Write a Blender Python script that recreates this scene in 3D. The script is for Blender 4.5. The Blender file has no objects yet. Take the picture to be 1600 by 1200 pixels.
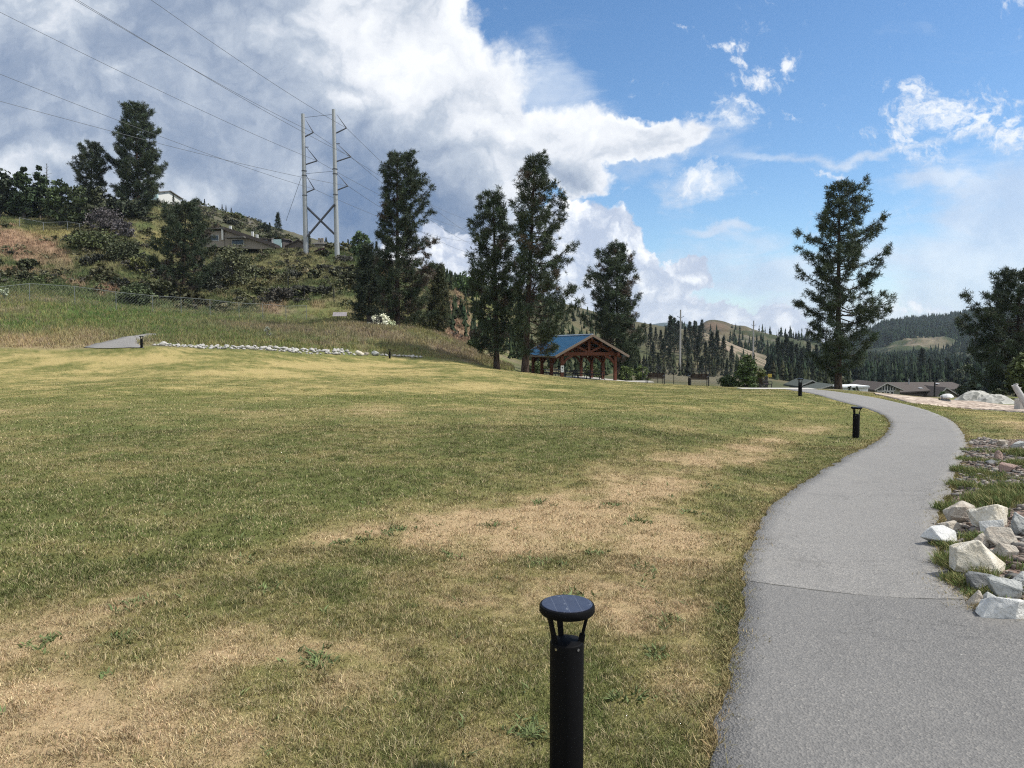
import bpy, bmesh, math, random
import numpy as np
from mathutils import Vector, Matrix
rng = np.random.default_rng(7)
random.seed(7)
R = math.radians
SC = bpy.context.scene
COL = SC.collection

# ------------------------------------------------------------------ camera geometry (1600x1200 photo pixels)
F = 1155.0
EYE = np.array([0.0, 0.0, 1.7])
PITCH = math.atan(60.0 / F)
CP, SP = math.cos(PITCH), math.sin(PITCH)

def ray(u, v):
    a = (u - 800.0) / F
    b = (600.0 - v) / F
    return np.array([a, CP + b * SP, -SP + b * CP])

def P(u, v, D):
    d = ray(u, v)
    return EYE + d * (D / d[1])

def project(x, y, z):
    """world -> photo pixels (arrays)"""
    dx, dy, dz = x - EYE[0], y - EYE[1], z - EYE[2]
    f = dy * CP - dz * SP
    up = dy * SP + dz * CP
    f = np.where(f < 0.05, 0.05, f)
    return 800 + F * dx / f, 600 - F * up / f

# ------------------------------------------------------------------ numpy noise
def _hash(ix, iy, s):
    h = (ix.astype(np.int64) * 374761393 + iy.astype(np.int64) * 668265263 + s * 1442695041) & 0xFFFFFFFF
    h = ((h ^ (h >> 13)) * 1274126177) & 0xFFFFFFFF
    h = h ^ (h >> 16)
    return (h & 0xFFFF) / 65535.0

def vnoise(x, y, s=0):
    ix, iy = np.floor(x), np.floor(y)
    fx, fy = x - ix, y - iy
    fx = fx * fx * (3 - 2 * fx); fy = fy * fy * (3 - 2 * fy)
    a = _hash(ix, iy, s); b = _hash(ix + 1, iy, s); c = _hash(ix, iy + 1, s); d = _hash(ix + 1, iy + 1, s)
    return (a * (1 - fx) + b * fx) * (1 - fy) + (c * (1 - fx) + d * fx) * fy

def fbm(x, y, s=0, o=4, g=0.5):
    t = 0; a = 1.0; n = 0
    for k in range(o):
        t = t + a * vnoise(x * 2 ** k + 17.3 * k, y * 2 ** k - 9.1 * k, s + k); n += a; a *= g
    return t / n

def sstep(a, b, x):
    t = np.clip((x - a) / (b - a), 0, 1)
    return t * t * (3 - 2 * t)

# ------------------------------------------------------------------ terrain: thin plate spline through surveyed points
_ctl = []
for u, v, D in [
    (400,850,6.3),(0,850,6.2),(400,700,12.2),(0,700,12),(700,700,12.5),(400,640,19),(0,640,18.5),(700,640,19.5),
    (1000,700,13),(1000,640,20.5),(1340,685,16.3),(1160,910,5.7),(1490,910,5.6),(1200,800,8.4),(1470,800,8.3),
    (1370,690,15.4),(1510,690,15.2),(1251,619,29),(1240,608.5,42),(1310,609.5,50),(1308,614,60),(1197,609,48),(1093,602.5,54),
    (1023,600,58),(963,595,62),(877,590,60),(930,598,68),(850,590,66),(700,572,50),(800,581,50),(900,592,52),(1000,598,52),(775,577,60),
    (820,582,58),(0,545,46),(222,543,43.6),(400,548,48),(608,560,56),(640,563,56),(200,570,40),(0,570,40),(400,580,38),
    (200,600,29),(500,610,27),(800,620,27),(1000,620,29),(650,585,42),(1100,612,36),(1100,630,24),
    (1500,660,20),(1600,660,20.5),(1600,645,27),(1499,638,31),(1400,622.5,36),(1583,637,38),(1515,628,44),(1431,621.5,46),(1370,614,48),
    (1550,633,70),(1450,630,70),(1380,622,66),(1600,690,13.5),(1600,800,7.4),(1600,950,4.9),
    (230,522,56),(0,500,60),(50,472,68),(180,485,72),(300,492,78),(480,500,88),(400,543,51.8),(300,540,49),(500,547,55.5),(400,530,58),(550,510,70),(640,515,74),(640,540,62),
    (720,558,62),(700,530,75),(532,503,80),(621,512,80),(685,521,84),(575,506,86),(715,485,130),(715,540,90),(715,455,150),
    (0,430,100),(0,345,135),(0,390,115),(120,345,140),(222,332,140),(300,352,150),(300,420,115),(287,470,92),(330,388,145),
    (450,392,140),(478,402,135),(527,405,135),(450,440,112),(560,405,140),(600,412,150),(660,435,160),(500,465,98),(120,400,112),
    (600,460,105),(350,332,230),(440,370,220),(400,347,230),(250,320,230),(330,326,240),(120,338,240),(0,330,240),(500,395,220),(560,400,230),
    (700,445,240),(965,594,85),(1000,591,90),(1130,602,80),(1010,577,200),(1130,583,200),(1100,590,130),(1200,592,150),
    (880,490,250),(800,470,220),(800,540,130),(930,540,200),(930,495,300),(1030,522,300),(1095,521,300),(1205,576,260),
    (1250,590,300),(1400,590,300),(1550,590,300),(1420,626,130),(1500,626,120),(1600,622,90),(1580,621,60),(1330,618,130),(1250,608,110),
]:
    _ctl.append(P(u, v, D))
for p in [(0,1,-.18),(-1,-1,-.15),(1,-1,-.18),(-5,-3,-.1),(5,-3,-.2),(-1.5,2.2,-.15),(-3,3,-.08),(1.5,2.2,-.22),(3,3,-.2),(6,3,-.15),(8,6,0),(0.23,3.1,-.215),
          (-8,3,.05),(-12,6,.08),(-20,-20,0),(20,-20,-.3),(0,-60,0),(-60,0,2),(60,0,-2),(-150,0,12),(150,0,-6),(0,-200,0),(-100,60,9),(80,60,-3),(-40,20,.7),(40,20,-1),
          (-300,300,45),(300,300,-11),(-300,100,40),(300,100,-11)]:
    _ctl.append(np.array(p, float))
_ctl = np.array(_ctl)
KTH = 2.4
def _tp(x, y):
    r = np.hypot(x, y)
    return np.arctan2(x, y) * KTH, np.log(r + 0.6)
def _U(r2):
    return np.where(r2 > 1e-12, 0.5 * r2 * np.log(np.maximum(r2, 1e-12)), 0.0)
_ta, _tr = _tp(_ctl[:, 0], _ctl[:, 1])
_n = len(_ctl)
# dz scaled by distance so that near points are as exact as far ones
_zs = _ctl[:, 2] / (np.hypot(_ctl[:, 0], _ctl[:, 1]) + 3.0)
_K = _U((_ta[:, None] - _ta[None]) ** 2 + (_tr[:, None] - _tr[None]) ** 2) + np.eye(_n) * 0.0006
_Q = np.c_[np.ones(_n), _ta, _tr]
_A = np.block([[_K, _Q], [_Q.T, np.zeros((3, 3))]])
_w = np.linalg.solve(_A, np.r_[_zs, 0, 0, 0])

def H0(x, y):
    x = np.asarray(x, float); y = np.asarray(y, float)
    sh = x.shape; x = x.ravel(); y = y.ravel()
    out = np.empty(len(x))
    for i in range(0, len(x), 40000):
        a, r = _tp(x[i:i+40000], y[i:i+40000])
        out[i:i+40000] = _U((a[:, None] - _ta) ** 2 + (r[:, None] - _tr) ** 2) @ _w[:_n] + _w[_n] + _w[_n+1] * a + _w[_n+2] * r
    rr = np.hypot(x, y)
    z = out * (rr + 3.0)
    k = sstep(330, 620, rr)
    z = np.where(rr > 330, np.clip(z, -14, 60), z)
    return (z * (1 - k) - 13.0 * k).reshape(sh)

EDGE_U = [-400,0,222,400,608,700,760,800,900,1000,1100,1240,1300,1370,1400,1431,1500,1600,2200]
EDGE_D = [48,46,44,48.5,56.5,57,60,62,66,62,60,47,46,46,36,33,31,27.0,20]
FEN_U = [-400,0,50,180,300,480,560,640,700,800,2200]
FEN_D = [62,66,68,72,78,88,86,82,80,75,75]
def azu(x, y):
    return np.where(y > 0.1, 800 + F * x / np.maximum(y, 0.1), np.where(x > 0, 2200, -400))
def hillmask(x, y):
    u = azu(x, y)
    return sstep(0, 14, y - np.interp(u, FEN_U, FEN_D)) * sstep(760, 700, u)
def meadow(x, y):
    u = azu(x, y)
    return sstep(-0.5, 1.2, y - np.interp(u, EDGE_U, EDGE_D)) * (y > 3)
def H(x, y):
    x = np.asarray(x, float); y = np.asarray(y, float)
    z = H0(x, y)
    hm = hillmask(x, y)
    md = meadow(x, y)
    z = z + 0.03 * (fbm(x * .35, y * .35, 3, 3) - .5)
    z = z + md * 0.22 * (fbm(x * .5, y * .5, 11, 3) - .5)
    z = z + hm * (1.6 * (fbm(x / 9, y / 9, 21, 4) - .5) + 1.0 * (fbm(x / 3.5, y / 3.5, 29, 3) - .5))
    return z
def h(x, y):
    return float(H(np.array([x]), np.array([y]))[0])
def pick(u, v, tmin=1.0, tmax=600):
    d = ray(u, v)
    t = np.exp(np.linspace(math.log(tmin), math.log(tmax), 2500))
    g = EYE[2] + d[2] * t - H(d[0] * t, d[1] * t)
    i = np.argmax(g < 0)
    if not g[i] < 0:
        i = len(t) - 1
    if i > 0:
        k = g[i-1] / (g[i-1] - g[i] + 1e-12); tt = t[i-1] + (t[i] - t[i-1]) * min(max(k, 0), 1)
    else:
        tt = t[0]
    x, y = d[0] * tt, d[1] * tt
    return np.array([x, y, h(x, y)])
def at(u, D, v=None):
    """ground point seen in column u at distance D"""
    x = (u - 800) / F * D * 1.0
    return np.array([x, D, h(x, D)])

# ------------------------------------------------------------------ mesh helpers
def build(name, verts, faces, mat=None, parent=None, attrs=None, smooth=False, mats=None, midx=None):
    verts = np.asarray(verts, np.float32)
    me = bpy.data.meshes.new(name)
    if isinstance(faces, np.ndarray):
        m, k = faces.shape
        me.vertices.add(len(verts)); me.vertices.foreach_set('co', verts.ravel())
        me.loops.add(m * k); me.loops.foreach_set('vertex_index', faces.astype(np.int32).ravel())
        me.polygons.add(m)
        me.polygons.foreach_set('loop_start', np.arange(0, m * k, k, dtype=np.int32))
        me.polygons.foreach_set('loop_total', np.full(m, k, np.int32))
        me.update(calc_edges=True)
    else:
        me.from_pydata([tuple(map(float, v)) for v in verts], [], [tuple(f) for f in faces]); me.update()
    if smooth:
        me.polygons.foreach_set('use_smooth', np.ones(len(me.polygons), bool))
    for k, arr in (attrs or {}).items():
        arr = np.asarray(arr, np.float32)
        if arr.ndim == 1:
            a = me.attributes.new(k, 'FLOAT', 'POINT'); a.data.foreach_set('value', arr)
        else:
            a = me.attributes.new(k, 'FLOAT_COLOR', 'POINT')
            a.data.foreach_set('color', np.c_[arr, np.ones(len(arr), np.float32)].ravel().astype(np.float32))
    if mat: me.materials.append(mat)
    o = bpy.data.objects.new(name, me); COL.objects.link(o)
    if parent: o.parent = parent
    return o

class MB:
    def __init__(s): s.v = []; s.f = []
    def add(s, vs, fs):
        n = len(s.v); s.v += [tuple(map(float, p)) for p in vs]; s.f += [tuple(i + n for i in f) for f in fs]; return s
    def box(s, c, d, rz=0, M=None):
        x, y, z = d[0] / 2, d[1] / 2, d[2] / 2
        ps = [Vector((sx * x, sy * y, sz * z)) for sz in (-1, 1) for sx, sy in ((-1, -1), (1, -1), (1, 1), (-1, 1))]
        m = M if M is not None else Matrix.Rotation(rz, 3, 'Z')
        return s.add([m @ p + Vector(c) for p in ps], [(3,2,1,0),(4,5,6,7),(0,1,5,4),(1,2,6,5),(2,3,7,6),(3,0,4,7)])
    def bar(s, a, b, w, t=None):
        """rectangular bar from a to b, width w (horizontal), thickness t"""
        a, b = Vector(a), Vector(b); d = b - a; L = d.length; d.normalize()
        up = Vector((0, 0, 1)) if abs(d.z) < .98 else Vector((0, 1, 0))
        sx = d.cross(up).normalized(); su = sx.cross(d).normalized()
        m = Matrix((d, sx, su)).transposed()
        return s.box((a + b) / 2, (L, w, t or w), M=m)
    def tube(s, pts, rad, n=8, cap=True):
        pts = [Vector(p) for p in pts]; m = len(pts)
        if not hasattr(rad, '__len__'): rad = [rad] * m
        vs = []; ref = None
        for i, p in enumerate(pts):
            d = (pts[min(i+1, m-1)] - pts[max(i-1, 0)]).normalized()
            if ref is None:
                ref = Vector((1, 0, 0)) if abs(d.x) < .8 else Vector((0, 1, 0))
            x = (ref - d * ref.dot(d)).normalized(); ref = x; y = d.cross(x)
            for k in range(n):
                a = 2 * math.pi * k / n
                vs.append(p + (x * math.cos(a) + y * math.sin(a)) * rad[i])
        fs = [(i*n+k, i*n+(k+1)%n, (i+1)*n+(k+1)%n, (i+1)*n+k) for i in range(m-1) for k in range(n)]
        if cap:
            fs += [tuple(range(n-1, -1, -1)), tuple((m-1)*n+k for k in range(n))]
        return s.add(vs, fs)
    def lathe(s, prof, n=24, c=(0, 0, 0)):
        vs = []
        for r, z in prof:
            for k in range(n):
                a = 2 * math.pi * k / n
                vs.append((c[0] + r * math.cos(a), c[1] + r * math.sin(a), c[2] + z))
        m = len(prof)
        fs = [(i*n+k, i*n+(k+1)%n, (i+1)*n+(k+1)%n, (i+1)*n+k) for i in range(m-1) for k in range(n)]
        fs += [tuple(range(n-1, -1, -1)), tuple((m-1)*n+k for k in range(n))]
        return s.add(vs, fs)
    def build(s, name, mat, parent=None, smooth=False, bevel=0):
        o = build(name, s.v, s.f, mat, parent)
        if smooth:
            o.data.polygons.foreach_set('use_smooth', np.ones(len(o.data.polygons), bool))
            o.data.set_sharp_from_angle(angle=R(40))
        if bevel:
            b = o.modifiers.new('bevel', 'BEVEL'); b.width = bevel; b.segments = 2; b.limit_method = 'ANGLE'
        return o

USED = {}
def tag(o, label, cat, group=None, kind=None):
    if label: o['label'] = label
    if cat: o['category'] = cat
    if group: o['group'] = group
    if kind: o['kind'] = kind
    return o
def thing(name, label, cat, loc=(0, 0, 0), rz=0, group=None):
    o = bpy.data.objects.new(name, None); COL.objects.link(o)
    o.empty_display_size = .2
    o.location = loc; o.rotation_euler = (0, 0, rz)
    return tag(o, label, cat, group)
def dup(root, loc, rz=0, scale=(1, 1, 1), label=None, group=None):
    r = root.copy(); COL.objects.link(r); r.location = loc; r.rotation_euler = (0, 0, rz); r.scale = scale
    if label: r['label'] = label
    if group: r['group'] = group
    for ch in list(root.children):
        c = ch.copy(); COL.objects.link(c); c.parent = r
        for g in list(ch.children):
            d = g.copy(); COL.objects.link(d); d.parent = c
    return r

# ------------------------------------------------------------------ node helpers
class N:
    """tiny node-graph writer"""
    def __init__(s, nt): s.nt = nt; s.nodes = nt.nodes; s.L = nt.links
    def new(s, t, **kw):
        n = s.nodes.new(t)
        for k, v in kw.items():
            if k.startswith('i_'):
                key = k[2:]; key = int(key) if key.isdigit() else key.replace('_', ' ')
                s.put(n.inputs[key], v)
            else: setattr(n, k, v)
        return n
    def put(s, inp, v):
        if isinstance(v, bpy.types.NodeSocket): s.L.new(v, inp)
        else:
            if inp.type == 'RGBA' and len(v) == 3: v = (*v, 1)
            inp.default_value = v
    def math(s, op, a, b=None, c=None, clamp=False):
        n = s.new('ShaderNodeMath', operation=op, use_clamp=clamp)
        s.put(n.inputs[0], a)
        if b is not None: s.put(n.inputs[1], b)
        if c is not None: s.put(n.inputs[2], c)
        return n.outputs[0]
    def vec(s, op, a, b=None, out=0):
        n = s.new('ShaderNodeVectorMath', operation=op); s.put(n.inputs[0], a)
        if b is not None:
            if op == 'SCALE': s.put(n.inputs['Scale'], b)
            else: s.put(n.inputs[1], b)
        return n.outputs[out]
    def mix(s, f, a, b, blend='MIX'):
        n = s.new('ShaderNodeMix', data_type='RGBA', blend_type=blend)
        s.put(n.inputs[0], f); s.put(n.inputs[6], a); s.put(n.inputs[7], b)
        return n.outputs[2]
    def noise(s, vec, scale, detail=4, rough=.55, dist=0, out=0):
        n = s.new('ShaderNodeTexNoise'); n.inputs['Scale'].default_value = scale; n.inputs['Detail'].default_value = detail
        n.inputs['Roughness'].default_value = rough; n.inputs['Distortion'].default_value = dist
        if vec is not None: s.L.new(vec, n.inputs['Vector'])
        return n.outputs[out]
    def ramp(s, f, stops, interp='LINEAR'):
        n = s.new('ShaderNodeValToRGB'); s.put(n.inputs[0], f)
        cr = n.color_ramp; cr.interpolation = interp
        while len(cr.elements) < len(stops): cr.elements.new(.5)
        for e, (p, c) in zip(cr.elements, stops):
            e.position = p; e.color = (*c, 1) if len(c) == 3 else c
        return n.outputs[0]
    def sm(s, x, a, b):
        n = s.new('ShaderNodeMapRange', interpolation_type='SMOOTHSTEP')
        s.put(n.inputs[0], x); n.inputs[1].default_value = a; n.inputs[2].default_value = b
        return n.outputs[0]
    def attr(s, name, out='Color'):
        n = s.new('ShaderNodeAttribute', attribute_name=name); return n.outputs[out]
    def pos(s): return s.new('ShaderNodeNewGeometry').outputs['Position']
    def obj(s): return s.new('ShaderNodeTexCoord').outputs['Object']
    def rand(s): return s.new('ShaderNodeObjectInfo').outputs['Random']

def material(name, fn=None, rough=.8, spec=.3, metal=0, col=(.5, .5, .5)):
    m = bpy.data.materials.new(name); m.use_nodes = True
    nt = m.node_tree; b = nt.nodes['Principled BSDF']
    b.inputs['Base Color'].default_value = (*col, 1); b.inputs['Roughness'].default_value = rough
    b.inputs['Specular IOR Level'].default_value = spec; b.inputs['Metallic'].default_value = metal
    if fn: fn(N(nt), b)
    return m
def bump(n, b, height, strength=.5, dist=.02):
    k = n.new('ShaderNodeBump'); k.inputs['Strength'].default_value = strength; k.inputs['Distance'].default_value = dist
    n.L.new(height, k.inputs['Height']); n.L.new(k.outputs[0], b.inputs['Normal'])
def simple(name, col, rough=.7, spec=.3, metal=0, var=.15, scale=6, bumps=0, objrand=0, dirt=None):
    def fn(n, b):
        p = n.obj()
        f = n.noise(p, scale, 6, .6)
        c = n.mix(f, tuple(c * (1 - var) for c in col), tuple(min(1, c * (1 + var)) for c in col))
        if dirt:
            c = n.mix(n.sm(n.noise(p, scale * .35, 5, .65), .52, .7), c, dirt)
        if objrand:
            hs = n.new('ShaderNodeHueSaturation'); n.L.new(c, hs.inputs['Color'])
            n.put(hs.inputs['Value'], n.math('MULTIPLY_ADD', n.rand(), objrand * 2, 1 - objrand)); c = hs.outputs[0]
        n.put(b.inputs['Base Color'], c)
        if bumps: bump(n, b, n.noise(p, scale * 3, 5, .6), bumps, .02)
    return material(name, fn, rough, spec, metal, col)
# ------------------------------------------------------------------ colours of the land (albedo, world-fixed; hillside darkened for cloud shade)
def blob(u, v, lst):
    o = np.zeros_like(u)
    for (cu, cv, ru, rv, rot, wt) in lst:
        c, s = math.cos(R(rot)), math.sin(R(rot))
        a = ((u - cu) * c + (v - cv) * s) / ru; b = (-(u - cu) * s + (v - cv) * c) / rv
        o = np.maximum(o, wt * np.exp(-(a * a + b * b)))
    return o
DRY = [(60,985,170,60,-14,.95),(300,905,220,34,-20,1),(520,845,170,30,-12,1),(700,825,170,38,-6,.9),(880,810,150,60,-14,1),(1010,770,150,48,-18,1),
       (1130,715,130,24,-14,1),(1180,700,60,14,-10,.9),(1030,850,110,70,0,.85),(760,930,230,60,-6,.55),(980,950,90,60,0,.8),(120,1120,240,90,0,.75),(400,1010,220,60,0,.55),
       (760,1170,70,40,0,.8),(1070,1010,60,90,0,.6),(1120,1160,40,50,0,.9),(350,585,380,9,0,.7),(120,560,200,8,0,.8),(700,605,160,8,0,.6),(520,571,150,6,0,.8),(1150,640,80,6,0,.4),(1560,655,70,9,8,.75),(1590,680,40,8,8,.5)]
GRN = [(150,800,260,60,-8,1),(330,860,170,45,-18,.9),(60,905,110,40,-15,1),(300,700,330,55,0,.75),(820,690,330,40,-4,.9),(560,755,250,45,-8,.7),(1180,660,170,22,-6,.8),(1290,700,70,26,-20,.7),
       (1120,800,70,50,-50,.6),(620,828,16,7,0,1),(700,1170,120,50,0,.5),(840,880,60,10,0,.6),(1450,645,120,8,12,.7),(1540,668,60,10,10,.6),(1010,705,180,14,-6,.5),
       (1130,950,30,90,8,.55),(930,1080,120,60,0,.35)]
def lerp(a, b, t): return a * (1 - t[:, None]) + b * t[:, None]
C = lambda *a: np.array(a, float)
def lawn_dry(x, y, u, v):
    n1 = fbm(x * .55, y * .55, 41, 4); n2 = fbm(x * 2.3, y * 2.3, 45, 4, .6); n3 = fbm(x * 9, y * 9, 49, 3)
    d = .37 + .74 * blob(u, v, DRY) - .50 * blob(u, v, GRN) + 1.15 * (n1 - .5) + .95 * (n2 - .5) + .35 * (n3 - .5)
    return np.clip(d, 0, 1)
def ground_rgb(x, y, z):
    u, v = project(x, y, z)
    ua = azu(x, y)
    d = lawn_dry(x, y, u, v)
    far = sstep(17, 24, y + 2.5 * (fbm(x * .3, y * .3, 61, 3) - .5)) * (y > 0)
    olive = C(.18, .156, .062); green = C(.098, .108, .034); dry = C(.335, .245, .138)
    rgb = np.where((d < .5)[:, None], lerp(green, olive, np.clip(d * 2, 0, 1)), lerp(olive, dry, np.clip(d * 2 - 1, 0, 1)))
    fo = lerp(C(.112, .120, .034), C(.325, .265, .105), sstep(.12, 1.0, d + .55 * (fbm(x * .16, y * .8, 63, 4) - .5) + .3 * (fbm(x * .9, y * 2.5, 67, 3) - .5) + .75 * (fbm(x * 2.2, y * 2.6, 69, 3, .7) - .5)))
    rgb = lerp(rgb, fo, far * .8)
    # wild meadow bank
    m = meadow(x, y)
    k = fbm(x * .25, y * .25, 71, 4); k2 = fbm(x * 1.1, y * 1.1, 75, 3)
    mead = lerp(C(.14, .14, .052), C(.18, .148, .09), sstep(.42, .62, k)); mead = lerp(mead, C(.09, .118, .034), sstep(.48, .62, k2) * .75)
    lush = blob(u, v, [(330,505,170,22,4,1),(170,490,120,26,0,.9),(20,510,90,22,0,.8),(250,520,80,16,0,.7),(480,505,60,12,0,.5)]) * (y < 90)
    mead = lerp(mead, C(.06, .105, .024), np.clip(lush * 1.2, 0, 1) * .9)
    purp = blob(u, v, [(420,512,120,9,4,.8),(600,525,90,9,8,.9),(560,515,60,10,5,.8),(700,548,60,10,14,1)]) * (y < 90)
    mead = lerp(mead, C(.16, .12, .085), np.clip(purp, 0, 1) * .9)
    mead = lerp(mead, C(.27, .205, .11), blob(u, v, [(30,535,110,14,0,1),(120,525,60,10,0,.6)]) * (y < 70))
    rgb = lerp(rgb, mead, m)
    # hillside: colours kept darker to stand in for cloud shadow
    hm = hillmask(x, y)
    q = fbm(x / 7, y / 7, 81, 4); q2 = fbm(x / 2.2, y / 2.2, 85, 4, .6)
    hill = lerp(C(.058, .076, .027), C(.125, .118, .052), sstep(.38, .64, q)); hill = lerp(hill, C(.18, .148, .077), sstep(.54, .74, q2) * .75)
    red = blob(u, v, [(40,385,70,28,18,1),(80,400,50,16,25,.9),(30,425,45,9,5,.9),(110,440,60,9,18,.8),(165,452,26,12,0,1),(430,482,34,12,0,.9),(310,478,40,8,0,.7),(495,478,24,14,20,.8),
                       (560,425,30,12,0,.6),(480,425,40,10,0,.5),(300,385,30,18,20,.5),(600,430,30,20,0,.6),(715,500,26,50,0,1.2),(735,520,20,30,0,1),(180,345,30,8,0,.3),(600,455,20,20,0,.5)])
    red = sstep(.40, .75, red * np.where(u < 130, 1.25, .95) + .8 * (q2 - .5))
    hill = lerp(hill, lerp(C(.20, .125, .08), C(.28, .185, .12), sstep(.35, .65, fbm(x / 1.3, y / 1.3, 88, 3))), red)
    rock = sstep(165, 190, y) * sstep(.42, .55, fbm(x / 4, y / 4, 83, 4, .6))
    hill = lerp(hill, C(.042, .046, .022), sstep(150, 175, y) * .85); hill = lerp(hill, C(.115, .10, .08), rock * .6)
    yel = blob(u, v, [(85,362,45,10,0,1),(100,350,40,6,0,.6),(250,375,24,16,0,.9)])
    hill = lerp(hill, C(.24, .20, .08), np.clip(yel, 0, 1) * .8)
    hg = blob(u, v, [(60,440,60,20,0,1),(100,415,60,14,20,.7),(10,450,60,22,0,1)])
    hill = lerp(hill, C(.05, .075, .024), np.clip(hg, 0, 1) * .8)
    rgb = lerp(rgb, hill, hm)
    # right-hand soil slope seen between the pines (beyond u 700)
    rs = blob(u, v, [(712,505,24,52,0,1.3),(735,530,18,30,0,1)]) * (y > 80)
    rgb = lerp(rgb, C(.16, .105, .07), np.clip(rs, 0, 1) * (.4 + .6 * sstep(.42, .56, fbm(x / 3, y / 3, 89, 3))))
    # valley floor right of the pines
    vm = sstep(64, 76, y) * sstep(770, 830, ua)
    vcol = lerp(C(.06, .066, .032), C(.10, .088, .048), sstep(.4, .6, fbm(x / 11, y / 11, 91, 4)))
    vine = sstep(78, 95, y) * sstep(225, 200, y) * sstep(985, 1000, ua) * sstep(1175, 1150, ua)
    vcol = lerp(vcol, lerp(C(.085, .078, .05), C(.12, .105, .066), sstep(.45, .55, fbm(x * .5, y * .5, 95, 2))), vine)
    cl = sstep(225, 262, y) * sstep(850, 900, ua) * sstep(1225, 1205, ua)
    vcol = lerp(vcol, lerp(C(.075, .07, .04), lerp(C(.07, .07, .038), C(.21, .165, .12), sstep(.40, .56, fbm(x / 5, y / 5, 97, 4))), np.clip(blob(u, v, [(1110, 528, 45, 9, 24, 1), (1160, 550, 55, 10, 27, 1.2), (1195, 570, 25, 9, 25, 1), (1100, 525, 14, 8, 0, 1), (1050, 545, 20, 10, 0, .5)]) * 1.4, 0, 1)), cl)
    rgb = lerp(rgb, vcol, vm)
    return rgb

# ------------------------------------------------------------------ ground sheet on a polar grid
def ground_mat():
    def fn(n, b):
        p = n.pos()
        c = n.attr('col')
        f = n.noise(p, 38, 5, .65); g = n.noise(p, 5, 5, .6); k = n.noise(p, 160, 3, .6)
        s = n.math('MULTIPLY_ADD', n.math('ADD', f, n.math('MULTIPLY', k, .8)), 1.1, .05)
        s = n.math('MULTIPLY', s, n.math('MULTIPLY_ADD', g, .5, .75))
        n.put(b.inputs['Base Color'], n.mix(1.0, c, n.new('ShaderNodeCombineXYZ', i_0=s, i_1=s, i_2=s).outputs[0], 'MULTIPLY'))
        bump(n, b, n.math('ADD', f, n.math('MULTIPLY', g, 2.0)), .7, .03)
    return material('ground_cover', fn, .95, .1)
M_GROUND = ground_mat()
th = np.r_[np.linspace(-180, -48, 34)[:-1], np.linspace(-48, 48, 720), np.linspace(48, 180, 34)[1:]]
th = np.radians(th)
rr = np.r_[0.25, np.exp(np.linspace(math.log(.6), math.log(330), 560)), np.exp(np.linspace(math.log(345), math.log(3000), 30))]
TT, RR = np.meshgrid(th, rr)
gx, gy = (RR * np.sin(TT)).ravel(), (RR * np.cos(TT)).ravel()
gz = H(gx, gy)
nt_, nr_ = len(th), len(rr)
ii = np.arange(nr_ - 1)[:, None] * nt_ + np.arange(nt_ - 1)[None]
fq = np.stack([ii, ii + 1, ii + nt_ + 1, ii + nt_], -1).reshape(-1, 4)[:, ::-1]
gcol = ground_rgb(gx, gy, gz)
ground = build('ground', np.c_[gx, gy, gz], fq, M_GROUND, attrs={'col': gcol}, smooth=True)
tag(ground, None, None, kind='structure')

# ------------------------------------------------------------------ draped sheets: paths, gravel
def catmull(pts, n):
    pts = np.asarray(pts, float); m = len(pts)
    ext = np.vstack([2 * pts[0] - pts[1], pts, 2 * pts[-1] - pts[-2]])
    out = []
    for t in np.linspace(0, m - 1 - 1e-9, n):
        i = int(t); f = t - i
        a, b, c, d = ext[i:i+4]
        out.append(.5 * (2*b + (c-a)*f + (2*a-5*b+4*c-d)*f*f + (3*b-a-3*c+d)*f**3))
    return np.array(out)
def strip(name, Lp, Rp, mat, lift=.022, n=260, across=14, jit=.0):
    Lc, Rc = catmull(Lp, n), catmull(Rp, n)
    if jit:
        s = np.arange(n)
        for Q, sd in ((Lc, 3), (Rc, 5)):
            q = (fbm(Q[:, 0] * 5, Q[:, 1] * 5, sd, 4) - .5) * jit
            dv = (Rc - Lc); dv /= np.linalg.norm(dv, axis=1)[:, None]; Q += dv * q[:, None]
    w = np.linspace(0, 1, across)
    X = Lc[:, None, :2] * (1 - w)[None, :, None] + Rc[:, None, :2] * w[None, :, None]
    x, y = X[..., 0].ravel(), X[..., 1].ravel()
    z = H(x, y) + lift
    edge = np.tile((w == 0) | (w == 1), n)
    z = np.where(edge, z - lift - .012, z)
    # pull the second row right to the edge so the side is a small step
    V = np.c_[x, y, z].reshape(n, across, 3)
    V[:, 1, :2] = V[:, 0, :2] * .9 + V[:, 1, :2] * .1; V[:, -2, :2] = V[:, -1, :2] * .9 + V[:, -2, :2] * .1
    V = V.reshape(-1, 3)
    V[:, 2] = np.where(edge, V[:, 2], H(V[:, 0], V[:, 1]) + lift)
    i = np.arange(n - 1)[:, None] * across + np.arange(across - 1)[None]
    f = np.stack([i, i + 1, i + across + 1, i + across], -1).reshape(-1, 4)
    o = build(name, V, f, mat, smooth=False)
    tag(o, None, None, kind='structure')
    return o, np.vstack([Lc[:, :2], Rc[::-1, :2]])
def inpoly(x, y, poly):
    r = np.zeros(len(x), bool); px, py = poly[:, 0], poly[:, 1]; j = len(poly) - 1
    for i in range(len(poly)):
        c = ((py[i] > y) != (py[j] > y))
        xi = (px[j] - px[i]) * (y - py[i]) / (py[j] - py[i] + 1e-12) + px[i]
        r ^= c & (x < xi); j = i
    return r
g3 = lambda u, v: pick(u, v)
PL = [np.array([-.9, -3, 0.]), np.array([.25, .9, 0.])] + [g3(*p) for p in [(1110,1198),(1140,1060),(1152,985),(1160,910),(1176,850),(1203,795),(1255,755),(1320,716),(1370,690),(1390,668),(1380,650),(1345,636),(1300,624),(1256,613),(1228,608.8)]] 
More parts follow.
